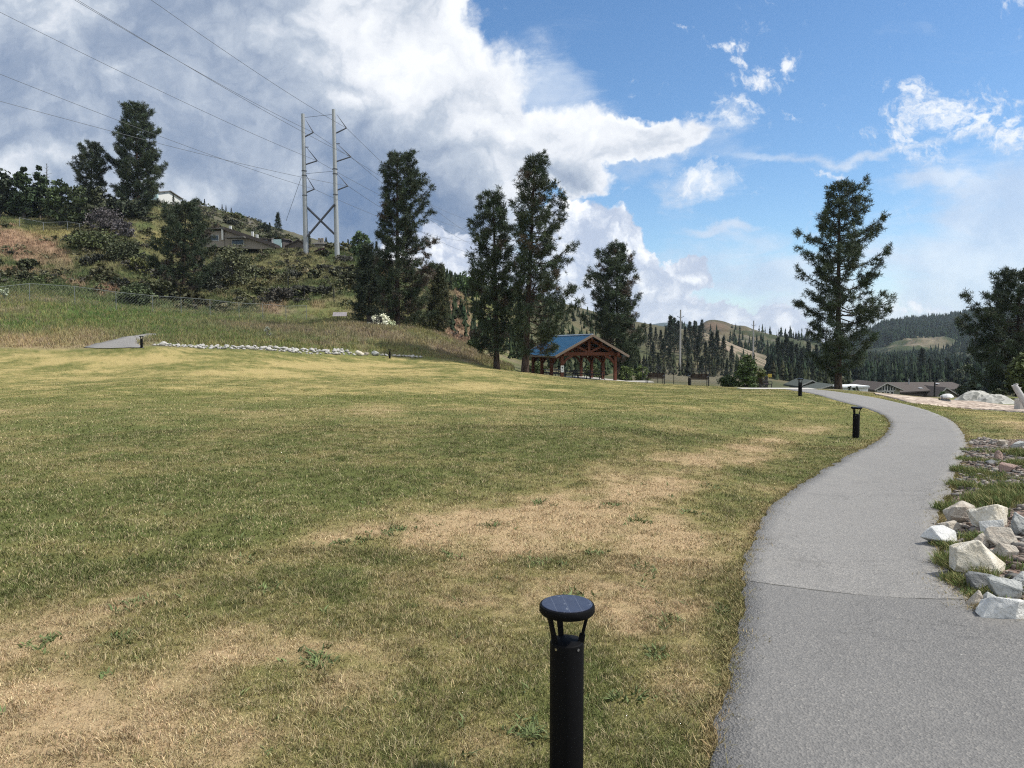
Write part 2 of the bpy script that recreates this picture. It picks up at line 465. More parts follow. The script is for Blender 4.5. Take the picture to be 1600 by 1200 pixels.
PR = [np.array([6.5, -3, 0.]), np.array([5.2, 2.2, 0.])] + [g3(*p) for p in [(1600,972),(1545,950),(1502,926),(1480,880),(1466,832),(1472,792),(1490,752),(1506,718),(1511,694),(1498,668),(1470,650),(1425,635),(1370,622.5),(1310,613),(1268,608.8)]]
seamA, seamB = g3(1160, 911)[:2], g3(1500, 941)[:2]
sd = seamB - seamA; sn = np.array([-sd[1], sd[0]]) / np.linalg.norm(sd); sc = float(sn @ seamA)
def asphalt(name, seam):
    def fn(n, b):
        p = n.pos()
        big = n.noise(p, .8, 4, .6); mid = n.noise(p, 7, 5, .6); fine = n.noise(p, 130, 3, .7); vor = n.new('ShaderNodeTexVoronoi', feature='F1'); n.L.new(p, vor.inputs['Vector']); vor.inputs['Scale'].default_value = 85
        cell = n.new('ShaderNodeSeparateColor'); n.L.new(vor.outputs['Color'], cell.inputs[0])
        base = n.mix(big, (.188, .18, .167), (.228, .219, .204))
        grit = n.ramp(cell.outputs[0], [(0, (.68, .68, .68)), (.45, (.92, .92, .92)), (.8, (1.04, 1.03, 1.02)), (1, (1.38, 1.35, 1.3))])
        c = n.mix(.85, base, grit, 'MULTIPLY')
        st = n.sm(n.noise(p, 1.3, 7, .72, .8), .52, .72)
        c = n.mix(n.math('MULTIPLY', st, .42), c, (.12, .115, .108))
        st2 = n.sm(n.noise(p, .55, 6, .7, 1.5), .55, .7)
        c = n.mix(n.math('MULTIPLY', st2, .25), c, (.27, .255, .225))
        cw = n.math('ABSOLUTE', n.math('SUBTRACT', n.noise(p, .9, 7, .68, 1.0), .5))
        ck = n.math('MULTIPLY', n.sm(cw, .006, .0015), n.sm(n.noise(p, .5, 3, .5), .5, .62))
        c = n.mix(n.math('MULTIPLY', ck, .55), c, (.04, .038, .033))
        hgt = n.math('ADD', fine, n.math('MULTIPLY', vor.outputs['Distance'], 1.5))
        if seam:
            wob = n.math('MULTIPLY', n.math('SUBTRACT', n.noise(p, 9, 4, .7), .5), .05)
            dd = n.math('ADD', n.math('SUBTRACT', n.vec('DOT_PRODUCT', p, (float(sn[0]), float(sn[1]), 0), 1), sc), wob)
            near = n.sm(dd, .01, -.01)
            c = n.mix(n.math('MULTIPLY', near, .34), c, (.07, .07, .07))
            cr = n.sm(n.math('ABSOLUTE', dd), .016, .004)
            cr = n.math('MULTIPLY', cr, n.sm(n.noise(p, 3, 3, .6), .3, .5))
            c = n.mix(n.math('MULTIPLY', cr, .8), c, (.03, .028, .02))
            hgt = n.math('SUBTRACT', hgt, n.math('MULTIPLY', cr, 2))
        fleck = n.new('ShaderNodeTexVoronoi'); n.L.new(p, fleck.inputs['Vector']); fleck.inputs['Scale'].default_value = 9
        fl = n.sm(fleck.outputs['Distance'], .06, .03)
        c = n.mix(n.math('MULTIPLY', fl, .6), c, (.5, .48, .42))
        n.put(b.inputs['Base Color'], c)
        bump(n, b, hgt, .6, .006)
    return material(name, fn, .85, .35)
M_ASPH = asphalt('asphalt', True)
path, PATH_POLY = strip('path', PL, PR, M_ASPH, n=420, across=18, jit=.16)
M_CONC = simple('concrete', (.42, .40, .36), .85, .3, var=.12, scale=3, bumps=.2)
# far path on the left bank
fpL = [g3(*p) for p in [(130,543.5),(158,536),(188,528.5),(212,524.5),(232,521.5)]]
fpR = [g3(*p) for p in [(226,544.3),(217,538),(227,531.5),(240,526.5),(250,522.5)]]
path2, PATH2_POLY = strip('path', fpL, fpR, asphalt('old_asphalt', False), lift=.04, n=60, across=10)

M_GRAVEL = None
def gravel_mat(name, lo, hi, dark, sc_=14):
    def fn(n, b):
        p = n.pos()
        v = n.new('ShaderNodeTexVoronoi'); n.L.new(p, v.inputs['Vector']); v.inputs['Scale'].default_value = sc_
        ce = n.new('ShaderNodeSeparateColor'); n.L.new(v.outputs['Color'], ce.inputs[0])
        c = n.mix(ce.outputs[0], lo, hi); c = n.mix(n.sm(ce.outputs[1], .72, .8), c, dark)
        c = n.mix(n.math('MULTIPLY', n.sm(n.noise(p, .35, 4, .6), .45, .65), .35), c, dark)
        n.put(b.inputs['Base Color'], c); bump(n, b, v.outputs['Distance'], 1.0, .04)
    return material(name, fn, .95, .1)
M_LOT = gravel_mat('lot_gravel', (.34, .27, .21), (.52, .44, .36), (.19, .145, .115), 5)
lotL = [g3(*p) for p in [(1368,616.5),(1400,624),(1431,630.5),(1499,637.5),(1600,645),(1700,651)]]
def lot_far(u, D): return np.array([(u - 800) / F * D, D, 0])
lotR = [lot_far(1366, 47), lot_far(1400, 47), lot_far(1431, 47), lot_far(1499, 46), lot_far(1590, 40), lot_far(1700, 35)]
lot, LOT_POLY = strip('gravel_lot', lotR, lotL, M_LOT, lift=.05, n=80, across=16)

# ------------------------------------------------------------------ grasses (uncountable: stuff)
def blades(cx, cy, nb, hgt, wid, rgb, lean=.5, spread=.04, jit=.25, tipcol=None, curve=True):
    """nb blades around each centre; arrays hgt,wid,rgb per centre"""
    T = len(cx)
    cx = np.repeat(cx, nb); cy = np.repeat(cy, nb); hg = np.repeat(hgt, nb); wd = np.repeat(wid, nb); col = np.repeat(rgb, nb, 0)
    sp = np.repeat(np.broadcast_to(spread, T), nb)
    n = T * nb
    a = rng.uniform(0, 2 * np.pi, n); r = sp * np.sqrt(rng.uniform(0, 1, n))
    bx, by = cx + r * np.cos(a), cy + r * np.sin(a)
    bz = H(bx, by) - .004
    az = rng.uniform(0, 2 * np.pi, n); ln = hg * lean * rng.uniform(.1, 1.3, n); hh = hg * rng.uniform(.45, 1.15, n)
    dx, dy = np.cos(az) * ln, np.sin(az) * ln
    pa = rng.uniform(0, np.pi, n); wx, wy = np.cos(pa) * wd * .5, np.sin(pa) * wd * .5
    v = np.empty((n, 5, 3))
    v[:, 0] = np.c_[bx - wx, by - wy, bz]; v[:, 1] = np.c_[bx + wx, by + wy, bz]
    v[:, 2] = np.c_[bx + wx * .8 + dx * .4, by + wy * .8 + dy * .4, bz + hh * .62]; v[:, 3] = np.c_[bx - wx * .8 + dx * .4, by - wy * .8 + dy * .4, bz + hh * .62]
    v[:, 4] = np.c_[bx + dx, by + dy, bz + hh]
    br = rng.uniform(1 - jit, 1 + jit, (n, 1)); col = col * br * rng.uniform(.93, 1.07, (n, 3))
    k = np.arange(n)[:, None] * 5
    f = np.vstack([k + [[0, 1, 2]], k + [[0, 2, 3]], k + [[3, 2, 4]]])
    return v.reshape(-1, 3), f, np.repeat(col, 5, 0)
def blade_mat(name, trans=.3):
    def fn(n, b):
        n.put(b.inputs['Base Color'], n.attr('col'))
        n.put(b.inputs['Subsurface Weight'], 0.0)
    return material(name, fn, .75, .2)
M_BLADE = blade_mat('grass_blade')
def scatter_polar(n, r0, r1, half=41, pw=1.0):
    """points in the sector with density falling as 1/r (pw=1: uniform in r)"""
    a = np.radians(rng.uniform(-half, half, n)); r = (r0 ** pw + (r1 ** pw - r0 ** pw) * rng.uniform(0, 1, n)) ** (1 / pw)
    return r * np.sin(a), r * np.cos(a), r
def off_path(x, y):
    return ~(inpoly(x, y, PATH_POLY))
def join(parts):
    vs, fs, cs, n = [], [], [], 0
    for v, f, c in parts:
        vs.append(v); fs.append(f + n); cs.append(c); n += len(v)
    return np.vstack(vs), np.vstack(fs), np.vstack(cs)
RUB_PX = [(1512,690),(1540,684),(1600,700),(1700,720),(1800,900),(1800,1060),(1690,1010),(1600,975),(1545,945),(1505,915),(1482,870),(1475,830),(1482,790),(1500,745)]
RUB_POLY = np.array([g3(*p)[:2] for p in RUB_PX])
def lawn_points(n, r0, r1, pw):
    x, y, r = scatter_polar(n, r0, r1, 40, pw)
    u = azu(x, y)
    keep = off_path(x, y) & (y < np.interp(u, EDGE_U, EDGE_D) - .3) & ~inpoly(x, y, RUB_POLY)
    return x[keep], y[keep], r[keep]
parts = []
GSC = globals().get('GRASS_SCALE', 1.0)
for (n, r0, r1, pw, nb, hh, ww, sp) in [(52000, 1.9, 6.5, 1.5, 10, .027, .0036, .035), (52000, 6, 16, 1.3, 9, .028, .0065, .07), (70000, 15, 56, 1.1, 7, .028, .013, .20)]:
    x, y, r = lawn_points(int(n * GSC), r0, r1, pw)
    z = H(x, y); u, v = project(x, y, z)
    col = ground_rgb(x, y, z) * (1.12 if r0 < 10 else 1.2)
    d = lawn_dry(x, y, u, v)
    # mix of straw and living blades
    k = rng.uniform(0, 1, len(x))
    straw = (k < .25 + .3 * d); col[straw] = lerp(col[straw], C(.50, .40, .24), np.full(straw.sum(), .5))
    grn = (k > .8 + .12 * d); col[grn] = lerp(col[grn], C(.10, .125, .04), np.full(grn.sum(), .55))
    clump = fbm(x * 5, y * 5, 141, 3); hs = hh * rng.uniform(.6, 1.35, len(x)) * (1.15 - .35 * d) * (.35 + 1.3 * clump)
    col *= (.72 + .56 * fbm(x * 3.2, y * 3.2, 143, 4, .6))[:, None]; bare = (fbm(x * 2.6, y * 2.6, 145, 3) > .68) & (d > .5) & (rng.uniform(0, 1, len(x)) < .6); hs[bare] *= .45
    parts.append(blades(x, y, nb, hs, np.full(len(x), ww), col, lean=1.0, spread=sp, jit=.42))
# long grass along the path edge
e = np.vstack([catmull(PL, 2600), catmull(PR, 2600)])[:, :2]
e = e[(e[:, 1] > 1.5) & (e[:, 1] < 22)]
e = np.vstack([e, e]); cl_ = .02 + .09 * sstep(.45, .7, fbm(e[:, 0] * 4, e[:, 1] * 4, 131, 3)); ex, ey = e[:, 0] + rng.normal(0, 1, len(e)) * cl_, e[:, 1] + rng.normal(0, 1, len(e)) * cl_
ez = H(ex, ey); ec = ground_rgb(ex, ey, ez); ec = lerp(ec, C(.36, .28, .14), rng.uniform(0, .7, len(ec)))
parts.append(blades(ex, ey, 6, rng.uniform(.02, .05, len(ex)), np.full(len(ex), .006), ec, lean=1.2, spread=.04))
v_, f_, c_ = join(parts)
lg = build('grass', v_, f_, M_BLADE, attrs={'col': c_})
tag(lg, None, None, kind='stuff')

# leafy weeds scattered in the lawn
wx, wy = [], []
for (u, v) in [(622,827),(605,833),(490,1030),(505,1040),(1040,968),(870,880),(835,880),(955,790),(1000,815),(1075,800),(1130,955),(1110,760),(930,865),(820,1145),(835,1140),(60,1005),(205,945),(190,1000),(430,700),(1030,1020),(985,1090),(1010,890),(845,785),(380,875),(530,850),(565,845),(420,920),(700,870),(765,820),(900,930)]:
    p = g3(u, v)
    for _ in range(13):
        wx.append(p[0] + rng.normal(0, .05) * (p[1] / 5) ** .5); wy.append(p[1] + rng.normal(0, .06) * (p[1] / 5) ** .5)
rx, ry, _ = lawn_points(500, 2, 18, 1.3)
wx = np.r_[wx, rx]; wy = np.r_[wy, ry]
wc = np.tile(C(.115, .145, .055), (len(wx), 1)) * rng.uniform(.7, 1.3, (len(wx), 1))
v_, f_, c_ = blades(wx, wy, 5, rng.uniform(.02, .05, len(wx)), np.full(len(wx), .014), wc, lean=1.6, spread=.035)
wd = build('lawn_weeds', v_, f_, M_BLADE, attrs={'col': c_}); tag(wd, None, None, kind='stuff')

# tall wild grass on the bank and dry bunchgrass on the hillside
parts = []
for (n, D0, D1, nb, hh, ww, sp) in [(30000, 42, 92, 8, .36, .026, .30), (34000, 60, 165, 8, .55, .06, .5)]:
    u = rng.uniform(-60, 800, n); D = rng.uniform(D0, D1, n); x = (u - 800) / F * D; y = D
    m = meadow(x, y) > .6
    m &= ~inpoly(x, y, PATH2_POLY)
    ed = y - np.interp(azu(x, y), EDGE_U, EDGE_D); m &= ~((u > 238) & (u < 560) & (ed < 2.9)) & ~((u > 558) & (u < 660) & (ed < 1.0))
    hm = hillmask(x, y)
    m &= (hm < .5) if D1 < 100 else (hm > .4)
    x, y = x[m], y[m]; z = H(x, y)
    col = ground_rgb(x, y, z) * (1.25 if D1 < 100 else 1.2)
    if D1 < 100:
        k = rng.uniform(0, 1, len(x)); a = k < .3; col[a] = lerp(col[a], C(.30, .23, .10), np.full(a.sum(), .6)); a = k > .85; col[a] = lerp(col[a], C(.20, .14, .12), np.full(a.sum(), .6))
    low = sstep(0, 3, y - np.interp(azu(x, y), EDGE_U, EDGE_D))
    parts.append(blades(x, y, nb, hh * rng.uniform(.4, 1.2, len(x)) * (.3 + .7 * low), np.full(len(x), ww), col, lean=.6, spread=sp, jit=.3))
v_, f_, c_ = join(parts)
mg = build('grass', v_, f_, M_BLADE, attrs={'col': c_}); tag(mg, None, None, kind='stuff')
# ------------------------------------------------------------------ trees
def leaf_mat(name, rough=.7, spec=.15, trans=0.0):
    def fn(n, b):
        c = n.attr('col')
        hs = n.new('ShaderNodeHueSaturation'); n.L.new(c, hs.inputs['Color']); n.put(hs.inputs['Value'], n.math('MULTIPLY_ADD', n.rand(), .3, .85))
        n.put(b.inputs['Base Color'], hs.outputs[0])
    return material(name, fn, rough, spec)
M_NEEDLE = leaf_mat('pine_needles', .65, .2)
M_LEAF = leaf_mat('leaves', .6, .25)
def bark_mat(name, a, b_, sc_=3):
    def fn(n, b):
        p = n.obj()
        mp = n.new('ShaderNodeMapping'); mp.inputs['Scale'].default_value = (1, 1, .25); n.L.new(p, mp.inputs[0])
        f = n.noise(mp.outputs[0], sc_ * 2, 6, .65)
        n.put(b.inputs['Base Color'], n.mix(n.sm(f, .35, .65), a, b_)); bump(n, b, f, .8, .05)
    return material(name, fn, .95, .1)
M_BARK = bark_mat('pine_bark', (.026, .021, .018), (.075, .054, .042))
M_BARK2 = bark_mat('grey_bark', (.06, .055, .05), (.14, .13, .12))

def norm(a): return a / (np.linalg.norm(a, axis=-1, keepdims=True) + 1e-9)
def needle_tufts(ctr, dirs, col, n=18, L=.34, w=.035):
    T = len(ctr)
    d = norm(rng.normal(0, 1, (T, n, 3)) * .9 + dirs[:, None, :] * .42 + np.array([0, 0, .22]))
    s = np.cross(d, norm(rng.normal(0, 1, (T, n, 3)))); s = norm(s)
    ln = L * rng.uniform(.6, 1.15, (T, n, 1)); o = ctr[:, None, :] + rng.normal(0, .06, (T, n, 3)) * (L / .34)
    v = np.stack([o - s * w * .5, o + s * w * .5, o + d * ln + s * w * .2, o + d * ln - s * w * .2], 2)
    c = col[:, None, None, :] * rng.uniform(.75, 1.3, (T, n, 1, 1)) * np.ones((1, 1, 4, 1))
    v = v.reshape(-1, 3); f = np.arange(len(v)).reshape(-1, 4)
    return v, f, c.reshape(-1, 3)

def pine(name, label, u_b, v_b, D, top, prof, seed, dens=1.0, tuft_n=18, L=.36, w=.04, col=(.041, .057, .030), group=None, t_dead=.0, clump=1.0, base=None, trunk_r=None, fan=1.0):
    g = np.random.default_rng(seed)
    B = at(u_b, D) if base is None else np.array(base, float)
    B = B.copy(); B[2] -= .15
    Tp = P(top[0], top[1], D)
    Ht = Tp[2] - B[2]
    lean = np.array([Tp[0] - B[0], 0.0])
    # silhouette in metres around the trunk axis
    zz, eL, eR = [], [], []
    for (v, a, b) in sorted(prof, key=lambda r: -r[0]):
        q = P(a, v, D); q2 = P(b, v, D); t = (q[2] - B[2]) / Ht; ax = B[0] + lean[0] * t
        zz.append(t); eL.append(ax - q[0]); eR.append(q2[0] - ax)
    zz, eL, eR = map(np.array, (zz, eL, eR))
    t_lo = zz[0]
    eL, eR = eL * .93, eR * .93
    ext = lambda t, az: np.maximum(.2, np.where(np.cos(az) > 0, np.interp(t, zz, eR), np.interp(t, zz, eL)) * np.abs(np.cos(az)) ** 1.0 + (np.interp(t, zz, eR) + np.interp(t, zz, eL)) / 2 * (1 - np.abs(np.cos(az))))
    mb = MB()
    tr = trunk_r or Ht * .0155
    mb.tube([(lean[0] * k, .05 * math.sin(k * 5), Ht * k) for k in np.linspace(0, .98, 10)], [tr * (1.25 if k == 0 else 1) * (1 - k) ** .85 + .02 for k in np.linspace(0, .98, 10)], 9)
    nb = int(Ht * 8.6 * dens)
    tc, td, tcol = [], [], []
    base_col = np.array(col)
    whorl = g.uniform(0, 6.28)
    for i in range(nb):
        t = t_lo - .02 + (1 - t_lo + .01) * (max(0, i + g.uniform(-.4, .4)) / nb) ** .92
        t = min(max(t, t_lo - .03), .99)
        az = whorl + i * 2.399 + g.uniform(-.5, .5)
        r = float(ext(t, az)) * g.uniform(.5, 1.12) * (1.0 if g.uniform() > .15 else .55)
        rise = (-.10 + .42 * t + g.uniform(-.16, .16)) * r; sway = g.uniform(-.22, .22)
        o = np.array([lean[0] * t, 0, Ht * t]); d = np.array([math.cos(az), math.sin(az), 0])
        pts = []
        for s in (0, .35, .7, 1.0):
            pts.append(o + d * r * s + np.array([-d[1], d[0], 0]) * sway * r * s * s + np.array([0, 0, rise * s + .26 * r * s * s - .13 * r * math.sin(math.pi * s)]))
        br = .012 + .013 * r
        mb.tube(pts, [br, br * .75, br * .5, br * .2], 5, cap=False)
        # twigs with needle clumps
        m = max(2, int(2.0 + r * 3.0 * clump))
        dead = g.uniform() < t_dead * (1 - (t - t_lo) / max(1e-3, 1 - t_lo)) * 1.4
        side = np.array([-d[1], d[0], 0])
        for k in range(m):
            s = 1 - .68 * g.uniform() ** 1.25 if r > .8 else g.uniform(.1, 1)
            i0 = min(2, int(s / .35)); lo = (0, .35, .7, 1.0)
            f = (s - lo[i0]) / (lo[i0 + 1] - lo[i0]); q = pts[i0] * (1 - f) + pts[i0 + 1] * f
            ang = g.uniform(-1.1, 1.1)
            td_ = norm(d * math.cos(ang) + side * math.sin(ang) + np.array([0, 0, g.uniform(-.1, .5)]))
            tl = (.22 + .32 * r * (1.05 - s) * fan + g.uniform(0, .25)) * g.uniform(.6, 1.1)
            e = q + td_ * tl
            mb.tube([q, e], [.016, .008], 3, cap=False)
            for j in range(1 + int(tl / .42)):
                c = q + td_ * (tl - j * .36)
                cc = base_col * g.uniform(.65, 1.45) * np.array([g.uniform(.9, 1.15), 1, g.uniform(.85, 1.1)])
                if dead and g.uniform() < .75: cc = np.array([.105, .082, .062]) * g.uniform(.6, 1.3)
                for _q in range(4 if j == 0 else 1):
                    tc.append(c + g.normal(0, .10 + .0012 * D * .5, 3)); td.append(td_); tcol.append(cc)
        for s in (1.0, .82):
            q = pts[3] if s == 1 else pts[2] * .6 + pts[3] * .4
            tc.append(q); td.append(norm(d + np.array([0, 0, .4]))); tcol.append(base_col * g.uniform(.7, 1.4))
    for k in range(6):
        tc.append(np.array([lean[0], 0, Ht * (1 - .012 * k)]) + g.normal(0, .08, 3)); td.append(np.array([0, 0, 1.])); tcol.append(base_col)
    v, f, c = needle_tufts(np.array(tc), np.array(td), np.array(tcol), max(11, int(tuft_n * .7)), L * .72, w * .85)
    root = thing(name, label, 'tree', B, 0, group)
    mb.build('trunk', M_BARK, root, smooth=True)
    build('crown', v, f, M_NEEDLE, root, attrs={'col': c})
    return root

PINES = {}
PINES['hill'] = pine('pine_tree', 'tallest dense pine on the hilltop, left of the white house', 222, 332, 140, (211, 162),
    [(166,203,219),(179,191,232),(204,188,242),(224,187,249),(235,163,250),(249,166,254),(267,169,262),(283,166,261),(298,170,262),(312,172,254),(326,176,240)], 11, .95, 18, .62, .075, clump=.8)
PINES['hill2'] = pine('pine_tree', 'shorter thin-topped pine on the hilltop beside the tallest one', 146, 338, 138, (145, 224),
    [(228,138,150),(237,125,156),(249,120,162),(265,114,168),(280,121,166),(296,126,166),(312,124,166),(328,128,162)], 12, .8, 16, .6, .07, clump=.7, col=(.045,.06,.032))
PINES['slope'] = pine('pine_tree', 'wide dark pine standing low on the scrubby slope above the chain link fence', 287, 470, 93, (291, 318),
    [(324,280,304),(336,262,312),(350,252,325),(372,246,334),(395,242,338),(418,240,340),(440,246,336),(454,254,326)], 13, 1.05, 18, .46, .055, clump=.9, col=(.038,.053,.029), t_dead=0.17)
PINES['left'] = pine('pine_tree', 'tall pine with open grey lower branches beside the white-flowering shrub', 621, 512, 80, (621, 239),
    [(245,609,644),(258,606,650),(270,602,656),(300,595,670),(320,597,680),(345,592,686),(360,594,683),(382,595,682),(405,592,677),(432,595,678),(470,597,685),(495,604,680)], 14, 1.0, 20, .44, .05, t_dead=0.30)
PINES['mid'] = pine('pine_tree', 'narrow-topped pine left of the tallest pine behind the pavilion lawn', 776, 577, 61, (771, 300),
    [(306,764,777),(320,753,785),(340,755,788),(355,747,798),(377,727,797),(405,722,798),(427,725,800),(452,722,800),(490,725,800),(515,730,797),(545,740,792)], 15, 1.1, 20, .40, .042, col=(.041,.058,.031), t_dead=0.11)
PINES['pav'] = pine('pine_tree', 'tallest pine, its low boughs hanging over the blue pavilion roof', 820, 580, 58, (836, 242),
    [(248,830,842),(257,827,853),(272,817,864),(302,814,870),(330,801,880),(355,801,880),(380,797,890),(405,800,897),(427,800,902),(457,800,906),(490,801,904),(515,806,902),(532,812,898),(548,815,872)], 16, 1.2, 20, .38, .038, col=(.044,.061,.033), t_dead=0.17)
PINES['behind'] = pine('pine_tree', 'dark pine rising directly behind the timber pavilion', 965, 592, 86, (964, 382),
    [(388,952,974),(402,944,982),(425,923,990),(447,917,995),(465,911,998),(487,922,1004),(510,912,1010),(540,922,1010),(565,926,1008)], 17, 1.05, 20, .46, .05, t_dead=0.14)
PINES['hero'] = pine('pine_tree', 'lone tall pine beside the far end of the asphalt path', 1311, 609, 60, (1311, 284),
    [(290,1304,1319),(297,1301,1339),(306,1303,1350),(326,1287,1363),(342,1285,1368),(361,1271,1366),(377,1250,1385),(402,1256,1379),(434,1248,1382),(463,1265,1385),(482,1250,1385),(504,1248,1400),(523,1255,1394),(545,1256,1362),(564,1263,1356),(578,1280,1338)], 18, .84, 22, .42, .042, clump=.95, fan=.8)
PINES['right'] = pine('pine_tree', 'broad dark pine at the gravel lot behind the driftwood log', 1592, 620, 62, (1592, 423),
    [(428,1580,1602),(437,1563,1618),(456,1532,1640),(482,1547,1640),(491,1507,1670),(504,1510,1670),(523,1524,1680),(539,1503,1690),(561,1500,1690),(577,1492,1690),(593,1502,1690),(610,1524,1670)], 19, 1.2, 20, .42, .045)
PINES['spruce'] = pine('spruce_tree', 'dense narrow conifer just left of the pine by the white-flowering shrub', 577, 506, 86, (575, 384),
    [(392,570,580),(410,563,589),(440,556,597),(470,551,604),(498,549,607)], 20, 1.6, 16, .40, .05, col=(.034,.048,.028))
PINES['olive'] = pine('spruce_tree', 'small olive green conifer right of the pine by the white-flowering shrub', 685, 521, 84, (685, 414),
    [(422,681,690),(450,674,698),(480,667,703),(512,664,705)], 21, 1.5, 16, .38, .05, col=(.066,.075,.035))

# ---- leafy crowns
def leafy_mesh(prof, n, size, col, seed, hole=.35, stems=True):
    """prof: list (t, radius) with t up the height in metres; returns leaf arrays around the origin"""
    g = np.random.default_rng(seed)
    zz = np.array([p[0] for p in prof]); rd = np.array([p[1] for p in prof])
    nc = max(10, n // 45)
    z = g.uniform(zz[0], zz[-1], nc * 3); rr_ = np.interp(z, zz, rd)
    keep = g.uniform(0, rd.max(), nc * 3) < rr_; z = z[keep][:nc]; rr_ = rr_[keep][:nc]
    a = g.uniform(0, 6.283, len(z)); q = np.sqrt(g.uniform(.05, 1, len(z))) * rr_ * .92
    cc = np.c_[q * np.cos(a), q * np.sin(a), z]
    cs = g.uniform(.22, .48, len(z)) * rd.max() * .75
    k = n // len(z)
    d = norm(g.normal(0, 1, (len(z), k, 3))); r = np.abs(g.normal(.75, .28, (len(z), k, 1))) * cs[:, None, None]
    p = cc[:, None, :] + d * r * np.array([1, 1, .8])
    cb = np.array(col) * g.uniform(.62, 1.4, (len(z), 1, 1)) * g.uniform(.75, 1.25, (len(z), k, 1)) * np.array([1., 1., 1.])
    p = p.reshape(-1, 3); cb = cb.reshape(-1, 3)
    p[:, 2] = np.maximum(p[:, 2], .02)
    s1 = norm(g.normal(0, 1, p.shape)); s2 = norm(np.cross(s1, norm(g.normal(0, 1, p.shape))))
    sz = size * g.uniform(.6, 1.3, (len(p), 1))
    v = np.stack([p - s1 * sz * .5, p + s2 * sz * .3, p + s1 * sz * .5, p - s2 * sz * .3], 1).reshape(-1, 3)
    return v, np.arange(len(v)).reshape(-1, 4), np.repeat(cb, 4, 0), cc
def leafy(name, label, cat, base, prof, n, size, col, seed, group=None, bark=None, trunk=True, sub='crown'):
    v, f, c, cc = leafy_mesh(prof, n, size, col, seed)
    root = thing(name, label, cat, base, 0, group)
    build(sub, v, f, M_LEAF, root, attrs={'col': c})
    mb = MB(); g = np.random.default_rng(seed + 500)
    Hh = prof[-1][0]
    if trunk:
        mb.tube([(0, 0, -.2), (.03 * Hh, 0, Hh * .45), (0, .02 * Hh, Hh * .8)], [Hh * .03, Hh * .02, Hh * .008], 7)
        for q in cc[:14]: mb.tube([(.02 * Hh, 0, max(.1, q[2] * .55)), tuple(q)], [Hh * .01, Hh * .003], 4, cap=False)
        mb.build('trunk', bark or M_BARK2, root, smooth=True)
    else:
        for q in cc[:16]: mb.tube([(q[0] * .15, q[1] * .15, -.05), (q[0] * .6, q[1] * .6, q[2] * .6), tuple(q)], [.02 * Hh, .012 * Hh, .005 * Hh], 4, cap=False)
        mb.build('stems', bark or M_BARK2, root)
    return root
def px(u, v, D): q = P(u, v, D); return q
def gp(u, D): return at(u, D)
def leafy_px(name, label, cat, u, D, v_top, halfw, n, size, col, seed, shape='round', group=None, trunk=True, v_bot=None, sub='crown', bark=None):
    b = gp(u, D); top = P(u, v_top, D)[2] - b[2]; w = halfw / F * D
    if top < .6: print('LOWTOP', u, D, v_top, top); top = .6
    z0 = 0.12 if trunk else .0
    if shape == 'round': prof = [(top * z0, w * .55), (top * .3, w), (top * .65, w * .9), (top * .88, w * .5), (top, w * .12)]
    elif shape == 'cone': prof = [(top * z0, w * .8), (top * .25, w), (top * .6, w * .62), (top * .88, w * .25), (top, w * .05)]
    else: prof = [(0, w * .8), (top * .4, w), (top * .8, w * .75), (top, w * .25)]
    return leafy(name, label, cat, b, prof, n, size, col, seed, group, trunk=trunk, sub=sub, bark=bark)
leafy_px('leafy_tree', 'dark round tree at the hilltop skyline, leftmost of the tree line', 'tree', 8, 138, 268, 26, 2600, .75, (.022,.032,.015), 31)
leafy_px('leafy_tree', 'dark green pointed tree on the hilltop beneath the bare snag', 'tree', 45, 139, 262, 22, 2600, .7, (.026,.042,.016), 32, 'cone')
leafy_px('leafy_tree', 'second dark green pointed tree on the hilltop, next to the bare snag', 'tree', 70, 142, 261, 22, 2600, .7, (.028,.045,.017), 33, 'cone')
leafy_px('leafy_tree', 'pale green poplar on the hilltop left of the thin-topped pine', 'tree', 101, 137, 275, 20, 2200, .65, (.075,.105,.042), 34)
leafy_px('leafy_tree', 'low mid-green tree under the thin-topped hilltop pine', 'tree', 130, 133, 292, 22, 2200, .65, (.045,.06,.024), 35)
leafy_px('leafy_tree', 'olive bushy tree at the foot of the thin-topped hilltop pine', 'tree', 158, 134, 296, 20, 2200, .65, (.048,.055,.026), 36)
leafy_px('leafy_tree', 'upright light green poplar right of the steel transmission poles', 'tree', 566, 142, 359, 15, 2400, .62, (.078,.115,.048), 37, 'round')
leafy_px('leafy_tree', 'dark leafy tree filling the gap below the tallest hilltop pine', 'tree', 205, 136, 312, 30, 2600, .7, (.028,.036,.019), 38)
leafy_px('leafy_tree', 'bright olive tree at the corner of the gravel lot before the broad pine', 'tree', 1604, 50, 552, 27, 4200, .30, (.062,.078,.026), 39, 'round')
# bare snag
r_ = thing('dead_tree', 'bare grey snag poking above the hilltop tree line', 'tree', gp(83, 150)); tp = P(82, 255, 150)[2] - r_.location.z
mb = MB(); mb.tube([(0, 0, 0), (-.1, 0, tp * .6), (.05, 0, tp)], [.22, .14, .04], 6)
for k in range(16):
    z = tp * (.55 + .44 * k / 16); a = k * 2.4; l = 1.4 * (1.05 - k / 17)
    mb.tube([(0, 0, z), (l * math.cos(a), l * math.sin(a), z + .25)], [.05, .02], 4, cap=False)
mb.build('trunk', M_BARK2, r_)

